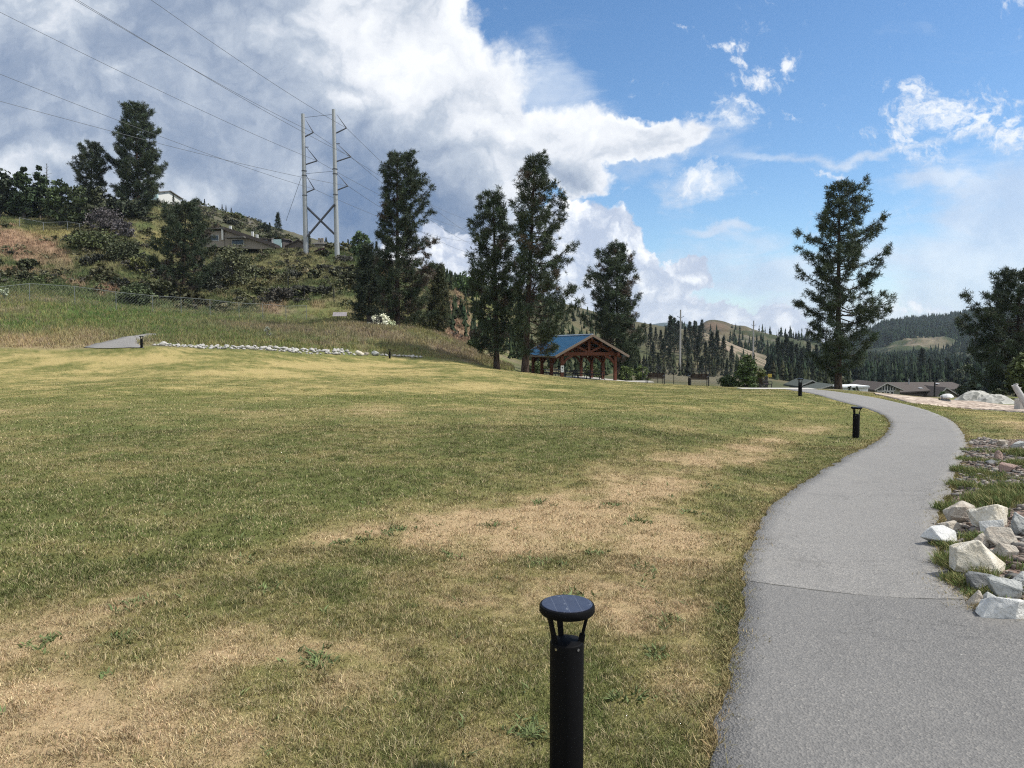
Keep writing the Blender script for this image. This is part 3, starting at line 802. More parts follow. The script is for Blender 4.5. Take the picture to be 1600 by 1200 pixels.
# shrubs: named ones first
def shrub(label, u, D, v_top, halfw, col, seed, n=1500, size=.4, name='shrub', sub='foliage', group=None, bark=None):
    return leafy_px(name, label, 'shrub', u, D, v_top, halfw, n, size, tuple(min(.6, q * 1.22) for q in col), seed, 'bush', group, False, sub=sub, bark=bark)
shrub('grey leafless-looking purple shrub below the tallest hilltop pine', 172, 128, 328, 30, (.085,.075,.075), 41, 2600, .34)
shrub('second smaller grey purple shrub right of the larger grey one', 198, 124, 345, 18, (.08,.072,.072), 42, 1500, .34)
shrub('large olive shrub mass on the slope right of the red soil scar', 150, 116, 366, 36, (.052,.062,.022), 43, 3200, .45)
shrub('dark olive shrub on the slope under the grey purple shrubs', 198, 110, 380, 30, (.042,.05,.02), 44, 2800, .42)
shrub('yellow-green low shrub beside the trunk base of the wide slope pine', 222, 104, 402, 14, (.10,.105,.035), 45, 900, .36)
shrub('round dark green shrub right behind the chain link fence', 214, 80, 446, 25, (.04,.052,.022), 46, 3000, .28)
shrub('big rounded grey-green shrub right of the wide slope pine', 368, 108, 388, 34, (.07,.075,.036), 47, 3600, .40)
shrub('dark shrub between the slope pine and the rounded grey-green shrub', 330, 104, 410, 26, (.032,.036,.022), 48, 2600, .40)
shrub('low dark brown shrub on the middle of the slope below the steel poles', 436, 100, 452, 26, (.04,.036,.027), 49, 1800, .38)
shrub('grey twiggy shrub at the crest just right of the steel poles', 538, 132, 402, 15, (.075,.072,.06), 50, 1500, .4)
shrub('dark maroon shrub between the two steel poles by the house', 505, 139, 390, 11, (.045,.02,.02), 51, 1200, .4)
shrub('pale silvery white-flowering shrub at the foot of the tall pine', 594, 77, 493, 18, (.50,.53,.38), 52, 1600, .22)
shrub('second smaller silvery white-flowering shrub trailing to the right', 612, 77, 503, 11, (.40,.43,.28), 53, 800, .22)
shrub('small grey-green sagebrush on the wild grass bank', 419, 60, 505, 7, (.20,.21,.16), 54, 500, .14)
shrub('willowy green shrub between the middle bench and the end-on bench', 1168, 64, 557, 17, (.05,.075,.022), 55, 3600, .20)
shrub('olive shrub at the right foot of the willowy green shrub', 1190, 66, 574, 12, (.075,.09,.026), 56, 1400, .2)
shrub('low dark green shrub between the middle bench and the willowy shrub', 1140, 60, 588, 17, (.035,.052,.016), 57, 1800, .17)
shrub('bright yellow-green shrub behind the right corner of the pavilion', 1003, 78, 572, 13, (.085,.115,.028), 58, 1600, .22)
shrub('green shrub seen through the open right side of the pavilion', 978, 80, 573, 14, (.075,.10,.026), 59, 1600, .22)
shrub('low green shrub seen through the pavilion posts', 925, 82, 572, 18, (.075,.095,.03), 60, 1800, .24)
shrub('leafy shrub behind the left end of the pavilion', 838, 82, 568, 18, (.07,.09,.03), 61, 1800, .24)
shrub('bright green shrub in the gap between the two tall lawn pines', 738, 88, 532, 16, (.06,.085,.024), 62, 1600, .28)
shrub('green thicket tree at the far end of the gap before the red bank', 728, 150, 428, 22, (.045,.075,.02), 63, 2600, .55)
shrub('round clipped green shrub beside the white boulder on the gravel lot', 1474, 43, 613.0, 5.5, (.05,.08,.035), 64, 1200, .09)
shrub('grey-green shrub behind the pale rubble mound', 1515, 64, 595, 16, (.075,.09,.055), 65, 1800, .24)
shrub('low grey-green shrub at the right end of the pale rubble mound', 1563, 52, 612, 11, (.06,.075,.035), 66, 1200, .18)
shrub('dark round shrub in front of the white shed', 1328, 92, 601.5, 4.6, (.02,.028,.014), 67, 700, .16)
shrub('second dark round shrub in front of the white shed', 1338, 91, 601.5, 5.2, (.024,.034,.016), 68, 700, .16)
shrub('pale flowering weed clump at the left end of the chain link fence', 12, 70, 449, 6, (.28,.31,.22), 69, 500, .18)
# the scrub of the slope: shared shapes, individually placed
protos = []
for k, col in enumerate([(.05,.055,.024), (.068,.066,.03), (.042,.044,.028), (.085,.085,.034)]):
    v, f, c, cc = leafy_mesh([(0, .9), (.5, 1.0), (1.0, .75), (1.3, .25)], 700, .34, col, 300 + k)
    rt = thing('shrub', '', 'shrub'); build('foliage', v, f, M_LEAF, rt, attrs={'col': c})
    mb = MB()
    for q in cc[:12]: mb.tube([(q[0]*.15, q[1]*.15, -.1), tuple(q)], [.03, .01], 4, cap=False)
    mb.build('stems', M_BARK2, rt); protos.append(rt)
SCL = ['low olive scrub bush on the steep slope', 'straw-tinted scrub bush on the steep slope', 'dull grey-brown scrub bush on the steep slope', 'yellowish scrub bush on the steep slope']
used = [False] * 4
g = np.random.default_rng(77)
cnt = 0
while cnt < 150:
    u = g.uniform(-20, 690); D = g.uniform(88, 136)
    if cnt >= 96: u = g.uniform(235, 570); D = g.uniform(152, 232)
    x = (u - 800) / F * D
    if hillmask(np.array([x]), np.array([D]))[0] < .8: continue
    z = h(x, D); pu, pv = project(np.array([x]), np.array([D]), np.array([z])); pv = float(pv[0])
    if 0 < u < 110 and 360 < pv < 415 and g.uniform() < .85: continue
    k = int(g.integers(0, 4)); s = g.uniform(.6, 1.7)
    sc3 = (s * g.uniform(.8, 1.5), s * g.uniform(.8, 1.4), s * g.uniform(.6, 1.1))
    if not used[k]:
        o = protos[k]; o.location = (x, D, z - .1); o.scale = sc3; o['label'] = SCL[k]; o['group'] = 'scrub bushes on the slope'; used[k] = True
    else: dup(protos[k], (x, D, z - .1), g.uniform(0, 6.28), sc3)
    cnt += 1

# continuous low brush between the named shrubs: nobody could count it
vv, ff, cc, off = [], [], [], 0
g = np.random.default_rng(91)
base = [leafy_mesh([(0, .9), (.4, 1.0), (.8, .7), (1.1, .2)], 110, .30, (1, 1, 1), 950 + k)[:3] for k in range(5)]
k_ = 0
while k_ < 860:
    u = g.uniform(-30, 720); D = g.uniform(84, 142)
    if k_ >= 520: u = g.uniform(235, 575); D = g.uniform(152, 236)
    x = (u - 800) / F * D
    if hillmask(np.array([x]), np.array([D]))[0] < .5: continue
    z = h(x, D); pu_, pv_ = project(np.array([x]), np.array([D]), np.array([z])); pv_ = float(pv_[0])
    if u < 110 and 352 < pv_ < 420 and g.uniform() < .85: continue
    if k_ < 520 and fbm(np.array([x / 8]), np.array([D / 8]), 951, 3)[0] + g.uniform(-.12, .12) < .47: continue
    v, f, c = base[k_ % 5]; s = g.uniform(.4, 1.25); a = g.uniform(0, 6.28); ca, sa = math.cos(a), math.sin(a)
    V = np.c_[(v[:, 0] * ca - v[:, 1] * sa) * s * 1.3, (v[:, 0] * sa + v[:, 1] * ca) * s * 1.3, v[:, 2] * s * .9] + np.array([x, D, z - .08])
    tint = [np.array([.065, .08, .03]), np.array([.095, .096, .043]), np.array([.06, .056, .04]), np.array([.13, .117, .058]), np.array([.08, .10, .036])][int(g.integers(0, 5))] * g.uniform(.75, 1.2)
    vv.append(V); ff.append(f + off); cc.append(c * tint); off += len(v); k_ += 1
o = build('brush', np.vstack(vv), np.vstack(ff), M_LEAF, attrs={'col': np.vstack(cc)}); tag(o, None, None, kind='stuff')
# ------------------------------------------------------------------ materials for built things
M_BLACK = simple('black_powder_coat', (.0035, .0035, .004), .6, .10, var=.3, scale=30)
M_BLACK2 = simple('black_metal', (.014, .013, .014), .5, .4, var=.3, scale=10)
M_SCREW = simple('screw_steel', (.35, .35, .35), .35, .5, 1.0)
def solar_fn(n, b):
    p = n.obj(); s = n.new('ShaderNodeSeparateXYZ'); n.L.new(p, s.inputs[0])
    def line(coord, period, w):
        f = n.math('ABSOLUTE', n.math('SUBTRACT', n.math('FRACT', n.math('DIVIDE', coord, period)), .5))
        return n.sm(f, w, w * .5)
    ln = n.math('MAXIMUM', line(n.math('ADD', s.outputs[0], .5), .052, .022), n.math('MULTIPLY', line(n.math('ADD', s.outputs[1], .5), .0125, .05), .45))
    c = n.mix(n.noise(p, 9, 4), (.012, .016, .035), (.025, .032, .06))
    c = n.mix(n.math('MULTIPLY', ln, .28), c, (.22, .24, .28))
    v = n.noise(p, 26, 5, .7)
    c = n.mix(n.sm(v, .62, .72), c, (.30, .32, .34))
    n.put(b.inputs['Base Color'], c); n.put(b.inputs['Roughness'], n.math('MULTIPLY_ADD', n.noise(p, 30, 4), .3, .12))
M_SOLAR = material('solar_glass', solar_fn, .2, .5)
M_STEEL = simple('galvanised_steel', (.30, .315, .32), .6, .4, .3, var=.12, scale=.6)
M_DARKSTEEL = simple('weathered_dark_steel', (.09, .095, .11), .6, .4, .4)
M_TIMBER = simple('red_stained_timber', (.115, .040, .024), .7, .25, var=.25, scale=4, bumps=.15)
M_FASCIA = simple('weathered_fascia', (.19, .145, .115), .8, .2, var=.15, scale=3)
M_BLUE = simple('blue_metal_roof', (.018, .10, .20), .5, .5, .15, var=.10, scale=1.2)
M_RIDGE = simple('pale_ridge_cap', (.55, .62, .68), .4, .5, .2)
M_WOOD_D = simple('dark_slats', (.028, .018, .014), .75, .15, var=.3, scale=8)
M_WHITE = simple('white_paint', (.75, .76, .76), .5, .3, var=.05)
M_YELLOW = simple('yellow_plate', (.38, .28, .05), .55, .3, var=.1)
M_GREYP = simple('grey_pole_wood', (.30, .29, .27), .85, .2, var=.15, scale=2)
M_ROOFB = simple('brown_shingle', (.085, .072, .064), .9, .15, var=.25, scale=5, bumps=.3)
M_ROOFG = simple('grey_shingle', (.12, .115, .105), .9, .15, var=.2, scale=5)
M_STUCCO = simple('beige_stucco', (.24, .215, .18), .9, .15, var=.1, scale=2)
M_SAGE = simple('sage_siding', (.22, .225, .17), .85, .2, var=.1, scale=3)
M_TRIM = simple('pale_trim', (.55, .55, .52), .7, .3, var=.06)
M_GLASS = simple('dark_window', (.03, .035, .04), .12, .6, var=.2)
M_TEAL = simple('pale_teal_panel', (.42, .56, .55), .5, .3, var=.08)
M_WSHED = simple('white_sheet', (.72, .73, .72), .5, .3, var=.05)
M_GREEN_ROOF = simple('grey_green_roof', (.075, .085, .075), .9, .1)

# ------------------------------------------------------------------ solar bollard lamps
def make_bollard():
    t = thing('bollard_lamp', '', 'bollard')
    r = .0725
    MB().lathe([(r, -.3), (r, .522), (r * .985, .528)], 40).build('post', M_BLACK, t, True)
    MB().lathe([(r * .965, .528), (r * .93, .532), (r * .7, .537), (r * .3, .541), (.002, .542)], 40).build('dome', M_BLACK, t, True)
    for a in (203, 343, 105):
        c, s = math.cos(R(a)), math.sin(R(a))
        mb = MB()
        for k in range(4):
            z0, z1 = .475 + .0463 * k, .475 + .0463 * (k + 1)
            f = lambda z: r * .80 + max(0, z - .53) * .24
            mb.bar((c * f(z0), s * f(z0), z0), (c * f(z1), s * f(z1), z1), .024, .014)
        mb.build('arm', M_BLACK, t, bevel=.002)
    hd = MB().lathe([(.098, .652), (.112, .655), (.118, .664), (.118, .684), (.1155, .690), (.110, .691)], 56).build('lamp_head', M_BLACK, t, True)
    MB().lathe([(.1085, .6905), (.1085, .6935), (.106, .695)], 56).build('solar_panel', M_SOLAR, hd, False)
    for a in (222, 300):
        c, s = math.cos(R(a)), math.sin(R(a))
        MB().tube([(c * r * .99, s * r * .99, .515), (c * (r + .003), s * (r + .003), .515)], .006, 10).build('screw', M_SCREW, t)
    return t
BOL = make_bollard()
def bol_at(u, D): p = at(u, D); return (p[0], p[1], p[2])
spots = [(886, 3.1, 'black solar bollard lamp with a dusty round panel, nearest of all on the dry lawn'),
         (1340, 16.3, 'black solar bollard lamp standing on the lawn where the asphalt path bends'),
         (1251, 29, 'black solar bollard lamp at the far end of the asphalt path'),
         (1077, 52, 'black solar bollard lamp at the left end of the middle bench'),
         (222, 43.6, 'black solar bollard lamp beside the far path on the bank'),
         (609, 56, 'black solar bollard lamp among small stones at the right end of the row')]
for i, (u, D, lab) in enumerate(spots):
    p = bol_at(u, D)
    if i == 0:
        BOL.location = (P(886, 945, 3.1)[0], 3.1, P(886, 944, 3.1)[2] - .69); BOL['label'] = lab; BOL['group'] = 'solar bollard lamps'; BOL.rotation_euler.z = R(6)
    else: dup(BOL, p, R(15 * i), (1, 1, 1), lab)

# ------------------------------------------------------------------ benches
def make_bench():
    t = thing('park_bench', '', 'bench')
    W = 1.35
    mb = MB()
    for k in range(6): mb.box((0, -.19 + k * .075, .44), (W, .06, .025))
    mb.build('seat', M_WOOD_D, t)
    mb = MB()
    for k in range(6): mb.box((0, .27 + k * .013, .50 + k * .062), (W, .022, .058))
    mb.build('backrest', M_WOOD_D, t)
    for s in (-1, 1):
        x = s * (W / 2 - .02)
        mb = MB()
        mb.bar((x, .25, -.05), (x, .26, .46), .05); mb.bar((x, .26, .46), (x, .35, .86), .05)
        mb.bar((x, -.22, -.05), (x, -.24, .45), .05); mb.bar((x, -.25, .44), (x, .26, .43), .05)
        pts = [(x, -.24, .45), (x, -.27, .56), (x, -.20, .655), (x, -.02, .67), (x, .30, .655)]
        mb.tube(pts, .026, 6)
        mb.build('side_frame', M_BLACK2, t)
    return t
b0 = make_bench()
p = at(1092, 54); b0.location = p; b0.rotation_euler.z = R(-28); b0['group'] = 'dark park benches'; b0['label'] = 'dark slatted park bench with a bollard lamp at its left end, seen from behind'
dup(b0, at(1024, 57), R(-26), (1, 1, 1), 'dark slatted park bench nearest the pavilion, seen from behind')
dup(b0, at(1197, 47.5), R(82), (1, 1, .88), 'dark park bench seen end-on beside the yellow plate and the willowy shrub')

# ------------------------------------------------------------------ timber pavilion
AL = R(16); FZ = -1.27
PC = np.array([(920 - 800) / F * 62.7, 62.7])
def pav(x, y, z=0):
    return (PC[0] + x * math.cos(AL) - y * math.sin(AL), PC[1] + x * math.sin(AL) + y * math.cos(AL), FZ + z)
pad = MB().box((0, 0, 0), (6.0, 9.6, .30)).build('concrete_pad', M_CONC, None, bevel=.02)
pad.location = pav(0, 4, -.15); pad.rotation_euler.z = AL; tag(pad, None, None, kind='structure')
t = thing('pavilion', 'open timber picnic pavilion with a blue metal gable roof', 'pavilion', pav(0, 0), AL)
hw, Ls = 2.42, (0, 2.67, 5.33, 8.0)
for s in (-1, 1):
    for y in Ls:
        pm = MB().box((s * hw, y, 1.06), (.24, .24, 2.12)).build('post', M_TIMBER, t, bevel=.015)
        for d in ((-1, 1) if 0 < y < 8 else ((1,) if y == 0 else (-1,))):
            MB().bar((s * hw, y + d * .10, 1.5), (s * hw, y + d * .78, 2.12), .12, .16).build('knee_brace', M_TIMBER, pm)
        MB().bar((s * (hw - .1), y, 1.45), (s * (hw - .42), y, 1.86), .14, .18).add([], []).bar((s * (hw - .42), y, 1.86), (s * (hw - .95), y, 2.12), .14, .18).build('knee_brace', M_TIMBER, pm)
    MB().box((s * hw, 4, 2.25), (.22, 9.5, .27)).build('eave_beam', M_TIMBER, t, bevel=.015)
RZ, EZ, EX = 3.86, 2.10, 3.28
sl = (RZ - EZ) / EX
for y in Ls:
    tr = MB()
    tr.box((0, y, 2.27), (2 * hw - .22, .20, .28))
    tr.box((0, y, 2.94), (.20, .18, 1.06))
    for s in (-1, 1):
        tr.bar((s * .12, y, 2.44), (s * 1.25, y, 2.96), .16, .17)
        tr.bar((s * 2.95, y, RZ - .30 - sl * 2.95), (0, y, RZ - .30), .17, .22)
    tr.build('truss', M_TIMBER, t)
MB().box((0, 4, RZ - .27), (.16, 9.4, .28)).build('ridge_beam', M_TIMBER, t)
for s in (-1, 1):
    for q in (.9, 1.75): MB().box((s * q, 4, RZ - .20 - sl * q), (.12, 9.4, .16)).build('purlin', M_TIMBER, t)
    mb = MB()
    y0, y1 = -.85, 8.85; n = 24
    th_ = .07
    v = [(0, y0, RZ), (s * EX, y0, EZ), (s * EX, y1, EZ), (0, y1, RZ), (0, y0, RZ - th_), (s * EX, y0, EZ - th_), (s * EX, y1, EZ - th_), (0, y1, RZ - th_)]
    fs = [(0, 1, 2, 3), (7, 6, 5, 4), (0, 4, 5, 1), (1, 5, 6, 2), (2, 6, 7, 3), (3, 7, 4, 0)]
    if s < 0: fs = [f[::-1] for f in fs]
    mb.add(v, fs)
    for k in range(n):
        y = y0 + (k + .5) * (y1 - y0) / n
        mb.bar((s * .08, y, RZ + .012 - sl * .08), (s * EX, y, EZ + .012), .03, .045)
    rf = mb.build('roof_panel', M_BLUE, t)
    mb = MB(); 
    for k in range(13): mb.bar((s * (.02 + k * .25), -.80, RZ - .10 - sl * (.02 + k * .25)), (s * (.02 + k * .25), 8.80, RZ - .10 - sl * (.02 + k * .25)), .235, .022)
    mb.build('decking', M_TIMBER, rf)
    MB().bar((0, y0 - .03, RZ - .03), (s * (EX + .03), y0 - .03, EZ - .05), .05, .19).build('barge_board', M_FASCIA, t)
    MB().bar((0, y1 + .03, RZ - .03), (s * (EX + .03), y1 + .03, EZ - .05), .05, .19).build('barge_board', M_FASCIA, t)
    MB().box((s * (EX + .03), 4, EZ - .06), (.04, 9.74, .14)).build('eave_fascia', M_FASCIA, t)
MB().tube([(0, y0, RZ + .03), (0, y1, RZ + .03)], .085, 6).build('ridge_cap', M_RIDGE, t)
# notice on the front left post
sx, sy, sz = pav(-hw - .02, -.16, 1.02)
sg = thing('notice_sign', 'white notice plate with a dark round symbol on the front left pavilion post', 'sign', (sx, sy, sz), AL)
MB().box((0, 0, 0), (.27, .02, .56)).build('plate', M_WHITE, sg)
MB().tube([(0, -.011, .10), (0, -.017, .10)], .07, 16).build('symbol', M_BLACK2, sg)
mb = MB(); mb.box((0, -.012, -.08), (.16, .006, .03)); mb.box((0, -.012, -.15), (.12, .006, .025)); mb.build('lettering', M_DARKSTEEL, sg)
# picnic tables
def make_table():
    t = thing('picnic_table', '', 'table')
    mb = MB(); [mb.box((0, -.3 + k * .15, .74), (1.75, .135, .04)) for k in range(5)]; mb.build('tabletop', M_BLACK2, t)
    for s in (-1, 1):
        mb = MB(); [mb.box((0, s * (.58 + k * .13), .44), (1.75, .12, .04)) for k in range(2)]; mb.build('seat', M_BLACK2, t)
        mb = MB(); x = s * .62
        mb.bar((x, -.25, .72), (x, -.55, 0), .05); mb.bar((x, .25, .72), (x, .55, 0), .05); mb.bar((x, -.66, .41), (x, .66, .41), .05); mb.build('leg_frame', M_BLACK2, t)
    return t
pt = make_table(); first = True
for (x, y, rz, lab) in [(1.15, 1.35, 0, 'black picnic table at the front of the pavilion, right of centre'), (-1.1, 1.6, 0, 'black picnic table at the front left inside the pavilion'),
                    (1.1, 4.6, 8, 'black picnic table deeper inside the pavilion, between the right-hand posts'), (-1.1, 4.8, 0, 'black picnic table deeper inside the pavilion on the left'),
                    (-.9, 7.2, 0, 'black picnic table at the back left of the pavilion')]:
    if first: pt.location = pav(x, y); pt.rotation_euler.z = AL + R(rz); pt['label'] = lab; pt['group'] = 'picnic tables in the pavilion'; first = False
    else: dup(pt, pav(x, y), AL + R(rz), (1, 1, 1), lab)
MB().box((0, 0, 0), (3.2, 1.5, .12)).build('concrete_walk', M_CONC, None)
w_ = bpy.data.objects['concrete_walk']; w_.location = (*at(988, 61)[:2], at(988, 61)[2] + .0); w_.rotation_euler.z = R(8); tag(w_, None, None, kind='structure')
cw = MB().box((0, 0, 0), (4.5, 1.4, .12)).build('concrete_walk', M_CONC, None); q = at(1214, 46); cw.location = (q[0], q[1], q[2] + .02); tag(cw, None, None, kind='structure')

# yellow plate on a dark post, info board, chairs
q = at(1197.5, 49.5)
t = thing('marker_post', 'stubby dark post with a small yellow plate behind the end-on bench', 'post', q)
MB().box((0, 0, .42), (.17, .17, .95)).build('post', M_BLACK2, t, bevel=.01); MB().box((.24, 0, .93), (.26, .05, .22)).build('plate', M_YELLOW, t, bevel=.01); MB().box((.08, .03, .86), (.30, .03, .03)).build('bracket', M_BLACK2, t)
q = at(532, 80)
t = thing('information_board', 'slanted white and pink information board on black legs atop the grassy bank', 'sign', q)
m = Matrix.Rotation(R(48), 3, 'X')
MB().box((0, 0, .86), (1.5, .60, .04), M=m).build('panel', simple('printed_panel', (.62, .53, .49), .9, .05, var=.4, scale=2.5), t)
for x in (-.66, -.28, .66): MB().bar((x, .1, -.1), (x, .1, .80), .05).build('leg', M_BLACK2, t)
def make_chair():
    t = thing('armchair', '', 'chair')
    mb = MB(); [mb.bar((-.26 + k * .13, .28, .42), (-.26 + k * .13, .5, 1.0), .10, .03) for k in range(5)]; mb.build('backrest', M_BLACK2, t)
    mb = MB(); [mb.box((0, -.25 + k * .11, .40), (.60, .09, .03)) for k in range(5)]; mb.build('seat', M_GREYP, t)
    for s in (-1, 1):
        mb = MB(); x = s * .33; mb.bar((x, -.28, 0), (x, -.28, .62), .06); mb.bar((x, .3, 0), (x, .3, .62), .06); mb.bar((x, -.36, .63), (x, .38, .63), .11, .04); mb.build('arm_frame', M_BLACK2, t)
    return t
ch = make_chair(); ch.location = at(581.5, 75.5); ch.rotation_euler.z = R(150); ch['label'] = 'dark outdoor armchair before the silvery white shrub, the left one of the two'; ch['group'] = 'armchairs on the bank'
dup(ch, at(591.5, 75.5), R(205), (1, 1, 1), 'dark outdoor armchair before the silvery white shrub, the right one of the two')

# ------------------------------------------------------------------ transmission pole pair and its lines
DT = 135.0
pb1 = at(478, DT); t = thing('transmission_tower', 'pair of tall steel transmission poles with crossed bracing on the hill crest', 'power pole', pb1)
org = np.array(pb1)
L_ = lambda u, v, dy=0: tuple(P(u, v, DT + dy) - org)
poles = [((478.5, 404), (473.2, 178)), ((527.2, 408), (521.2, 171))]
for (b, tp) in poles:
    a = np.array(L_(*b)) - np.array([0, 0, 1.5]); e = np.array(L_(*tp))
    pm = MB().tube([a, a + (e - a) * .5, e], [.47, .39, .31], 16).build('pole', M_STEEL, t, True)
    for k in (.47, .60, .63): c = a + (e - a) * k; MB().tube([c - [0, 0, .06], c + [0, 0, .06]], .47, 14).build('band', M_DARKSTEEL, pm)
TIPS = []
for (ox, arms) in ((476.2, [(206.9, 489.6, 213.7, 187), (251.3, 495.7, 257.3, 229), (295.6, 491.2, 301.4, 274)]), (525, [(200, 541.4, 208, 179), (245, 548.4, 252.4, 224.5), (290.6, 543.6, 297.4, 271.5)])):
    for (tv, tu, lv, uv) in arms:
        k = (lv - 178) / 226 * 4.2
        tip = L_(tu, tv); TIPS.append(P(tu, tv, DT))
        MB().tube([L_(ox + k * .5, lv), tip], [.13, .11], 7).build('insulator', M_DARKSTEEL, t)
        MB().tube([L_(ox + k * .5 + 1, uv), tip], [.03, .10], 6).build('stay', M_DARKSTEEL, t)
for (a, b) in (((477.5, 322, .5), (524, 367, .5)), ((523, 319, -.5), (480, 369.5, -.5))):
    MB().tube([L_(*a), L_(*b)], .2, 8).build('cross_brace', M_DARKSTEEL, t, True)
for (a, b) in (((476, 183.5), (519.5, 178.8)), ((476, 271.5), (521, 267.5))): MB().tube([L_(*a), L_(*b)], .035, 5).build('tie', M_DARKSTEEL, t)
MB().bar(L_(476, 230), L_(482, 229.8), .12).build('bracket', M_DARKSTEEL, t); MB().bar(L_(525, 224.7), L_(531, 224.5), .12).build('bracket', M_DARKSTEEL, t)
M_WIRE = simple('cable', (.12, .125, .135), .6, .3)
ga, gb = P(471, 276, DT), P(447, 345, DT + 6)
o = MB().tube([ga, gb], .035, 5).build('guy_wire', M_WIRE); tag(o, 'thin guy wire slanting from the left steel pole down to the hillside', 'cable')
WL = ['power line from the top arm of the left steel pole', 'power line from the middle arm of the left steel pole', 'power line from the lowest arm of the left steel pole',
      'power line from the top arm of the right steel pole', 'power line from the middle arm of the right steel pole', 'power line from the lowest arm of the right steel pole']
START = [(125, 0), (0, 15), (0, 112), (245, 0), (132, 0), (0, 155)]
ENDS = [(760, 350), (762, 362), (764, 378), (765, 380), (768, 392), (770, 402)]
def wire(a, b, sag, rad, label):
    n = 24; pts = [a + (b - a) * k - np.array([0, 0, 4 * sag * k * (1 - k)]) for k in np.linspace(0, 1, n)]
    return pts
for i, tip in enumerate(TIPS):
    s = START[i]
    a = P(s[0] - 120, s[1] - 120 * (.56, .47, .37, .66, .56, .25)[i], 52)
    b = P(ENDS[i][0], ENDS[i][1], 330)
    pts = wire(a, tip, .55, .04, '') + wire(tip, b, 3.0, .04, '')[1:]
    o = MB().tube(pts, [.016 + .016 * min(1, k / 23) for k in range(len(pts))], 5).build('power_line', M_WIRE); tag(o, WL[i], 'cable', 'overhead power lines')

# utility poles
def upole(u, D, v_top, label, mat, arms=True, r=.2):
    b = at(u, D); hh = P(u, v_top, D)[2] - b[2]
    t = thing('utility_pole', label, 'power pole', b)
    MB().tube([(0, 0, -.5), (0, 0, hh)], [r, r * .6], 8).build('pole', mat, t, True)
    if arms:
        for z in (.90,):
            mb = MB(); mb.bar((-.9, 0, hh * z), (0, 0, hh * (z - .025)), .12); mb.bar((0, 0, hh * (z - .025)), (.9, 0, hh * z), .12); mb.build('crossarm', M_DARKSTEEL, t)
    return t
upole(1062.5, 190, 484, 'tall pale utility pole among the conifers, left of the middle bench gap', M_GREYP, r=.30)
upole(1176.5, 262, 501, 'pale utility pole on the bare sloping ridge behind the willowy shrub', M_GREYP, r=.34)
upole(1243.5, 240, 546, 'short pale utility pole in the dark trees left of the lone tall pine', M_GREYP, False, .24)
t = upole(1461.5, 72, 596, 'dark short pole standing before the lodge roof', M_BLACK2, False, .11)

# ------------------------------------------------------------------ fences
def fence(name, label, pts, hgt, postmat, meshmat, pr=.035, spacing=None, mesh=True, wires=0, cell=.28):
    t = thing(name, label, 'fence', pts[0]); o = np.array(pts[0])
    pp = [np.array(p) - o for p in pts]
    for p in pp: MB().tube([p + [0, 0, -.3], p + [0, 0, hgt + .05]], pr, 6).build('post', postmat, t, True)
    MB().tube([p + [0, 0, hgt] for p in pp], pr * .7, 5).build('top_rail', postmat, t)
    mb = MB()
    if mesh:
        for a, b in zip(pp[:-1], pp[1:]):
            n = max(2, int(np.linalg.norm(b - a) / cell)); m = 6
            for k in range(-m, n):
                for sgn in (1, -1):
                    i0, i1 = max(k, 0), min(k + m, n)
                    if i1 <= i0: continue
                    z0, z1 = (i0 - k) / m * hgt, (i1 - k) / m * hgt
                    if sgn < 0: z0, z1 = hgt - z0, hgt - z1
                    mb.tube([a + (b - a) * i0 / n + [0, 0, z0], a + (b - a) * i1 / n + [0, 0, z1]], .0045, 3, cap=False)
    for w in range(wires):
        mb.tube([p + [0, 0, hgt * (w + .5) / wires] for p in pp], .008, 4)
    mb.build('wire_mesh', meshmat, t)
    return t
M_FENCE = simple('dull_galvanised_wire', (.17, .185, .18), .75, .2, .1)
fp = [at(u, np.interp(u, FEN_U, FEN_D)) for u in (-60, 3, 50, 120, 184, 241, 285, 330, 375, 412, 448, 480)]
fence('chain_link_fence', 'long galvanised chain link fence below the scrubby slope', fp, 1.72, M_FENCE, M_FENCE, .032)
fp = [at(u, D) for u, D in ((38, 131), (75, 131), (112, 131), (131, 128), (143, 128))]
fence('metal_fence', 'short pale metal fence near the hilltop trees', fp, 1.5, M_STEEL, M_FENCE, .04, mesh=False, wires=4)
fp = [at(u, D) for u, D in ((1004, 70), (1028, 69), (1053, 68), (1080, 68), (1108, 68), (1136, 68), (1165, 69))]
fence('wire_fence', 'thin dark wire fence behind the benches', fp, 1.55, M_BLACK2, M_DARKSTEEL, .03, mesh=True, cell=.3)
for k, (u, D) in enumerate([(372, 112), (402, 108), (424, 110), (452, 104), (477, 100), (523, 96)]):
    q = at(u, D); pm = MB().tube([(0, 0, -.3), (0, 0, 1.9)], .06, 6).build('fence_post', M_BLACK2); pm.location = q
    tag(pm, 'thin dark stake standing alone in the slope grass', 'stake', 'stakes on the slope')

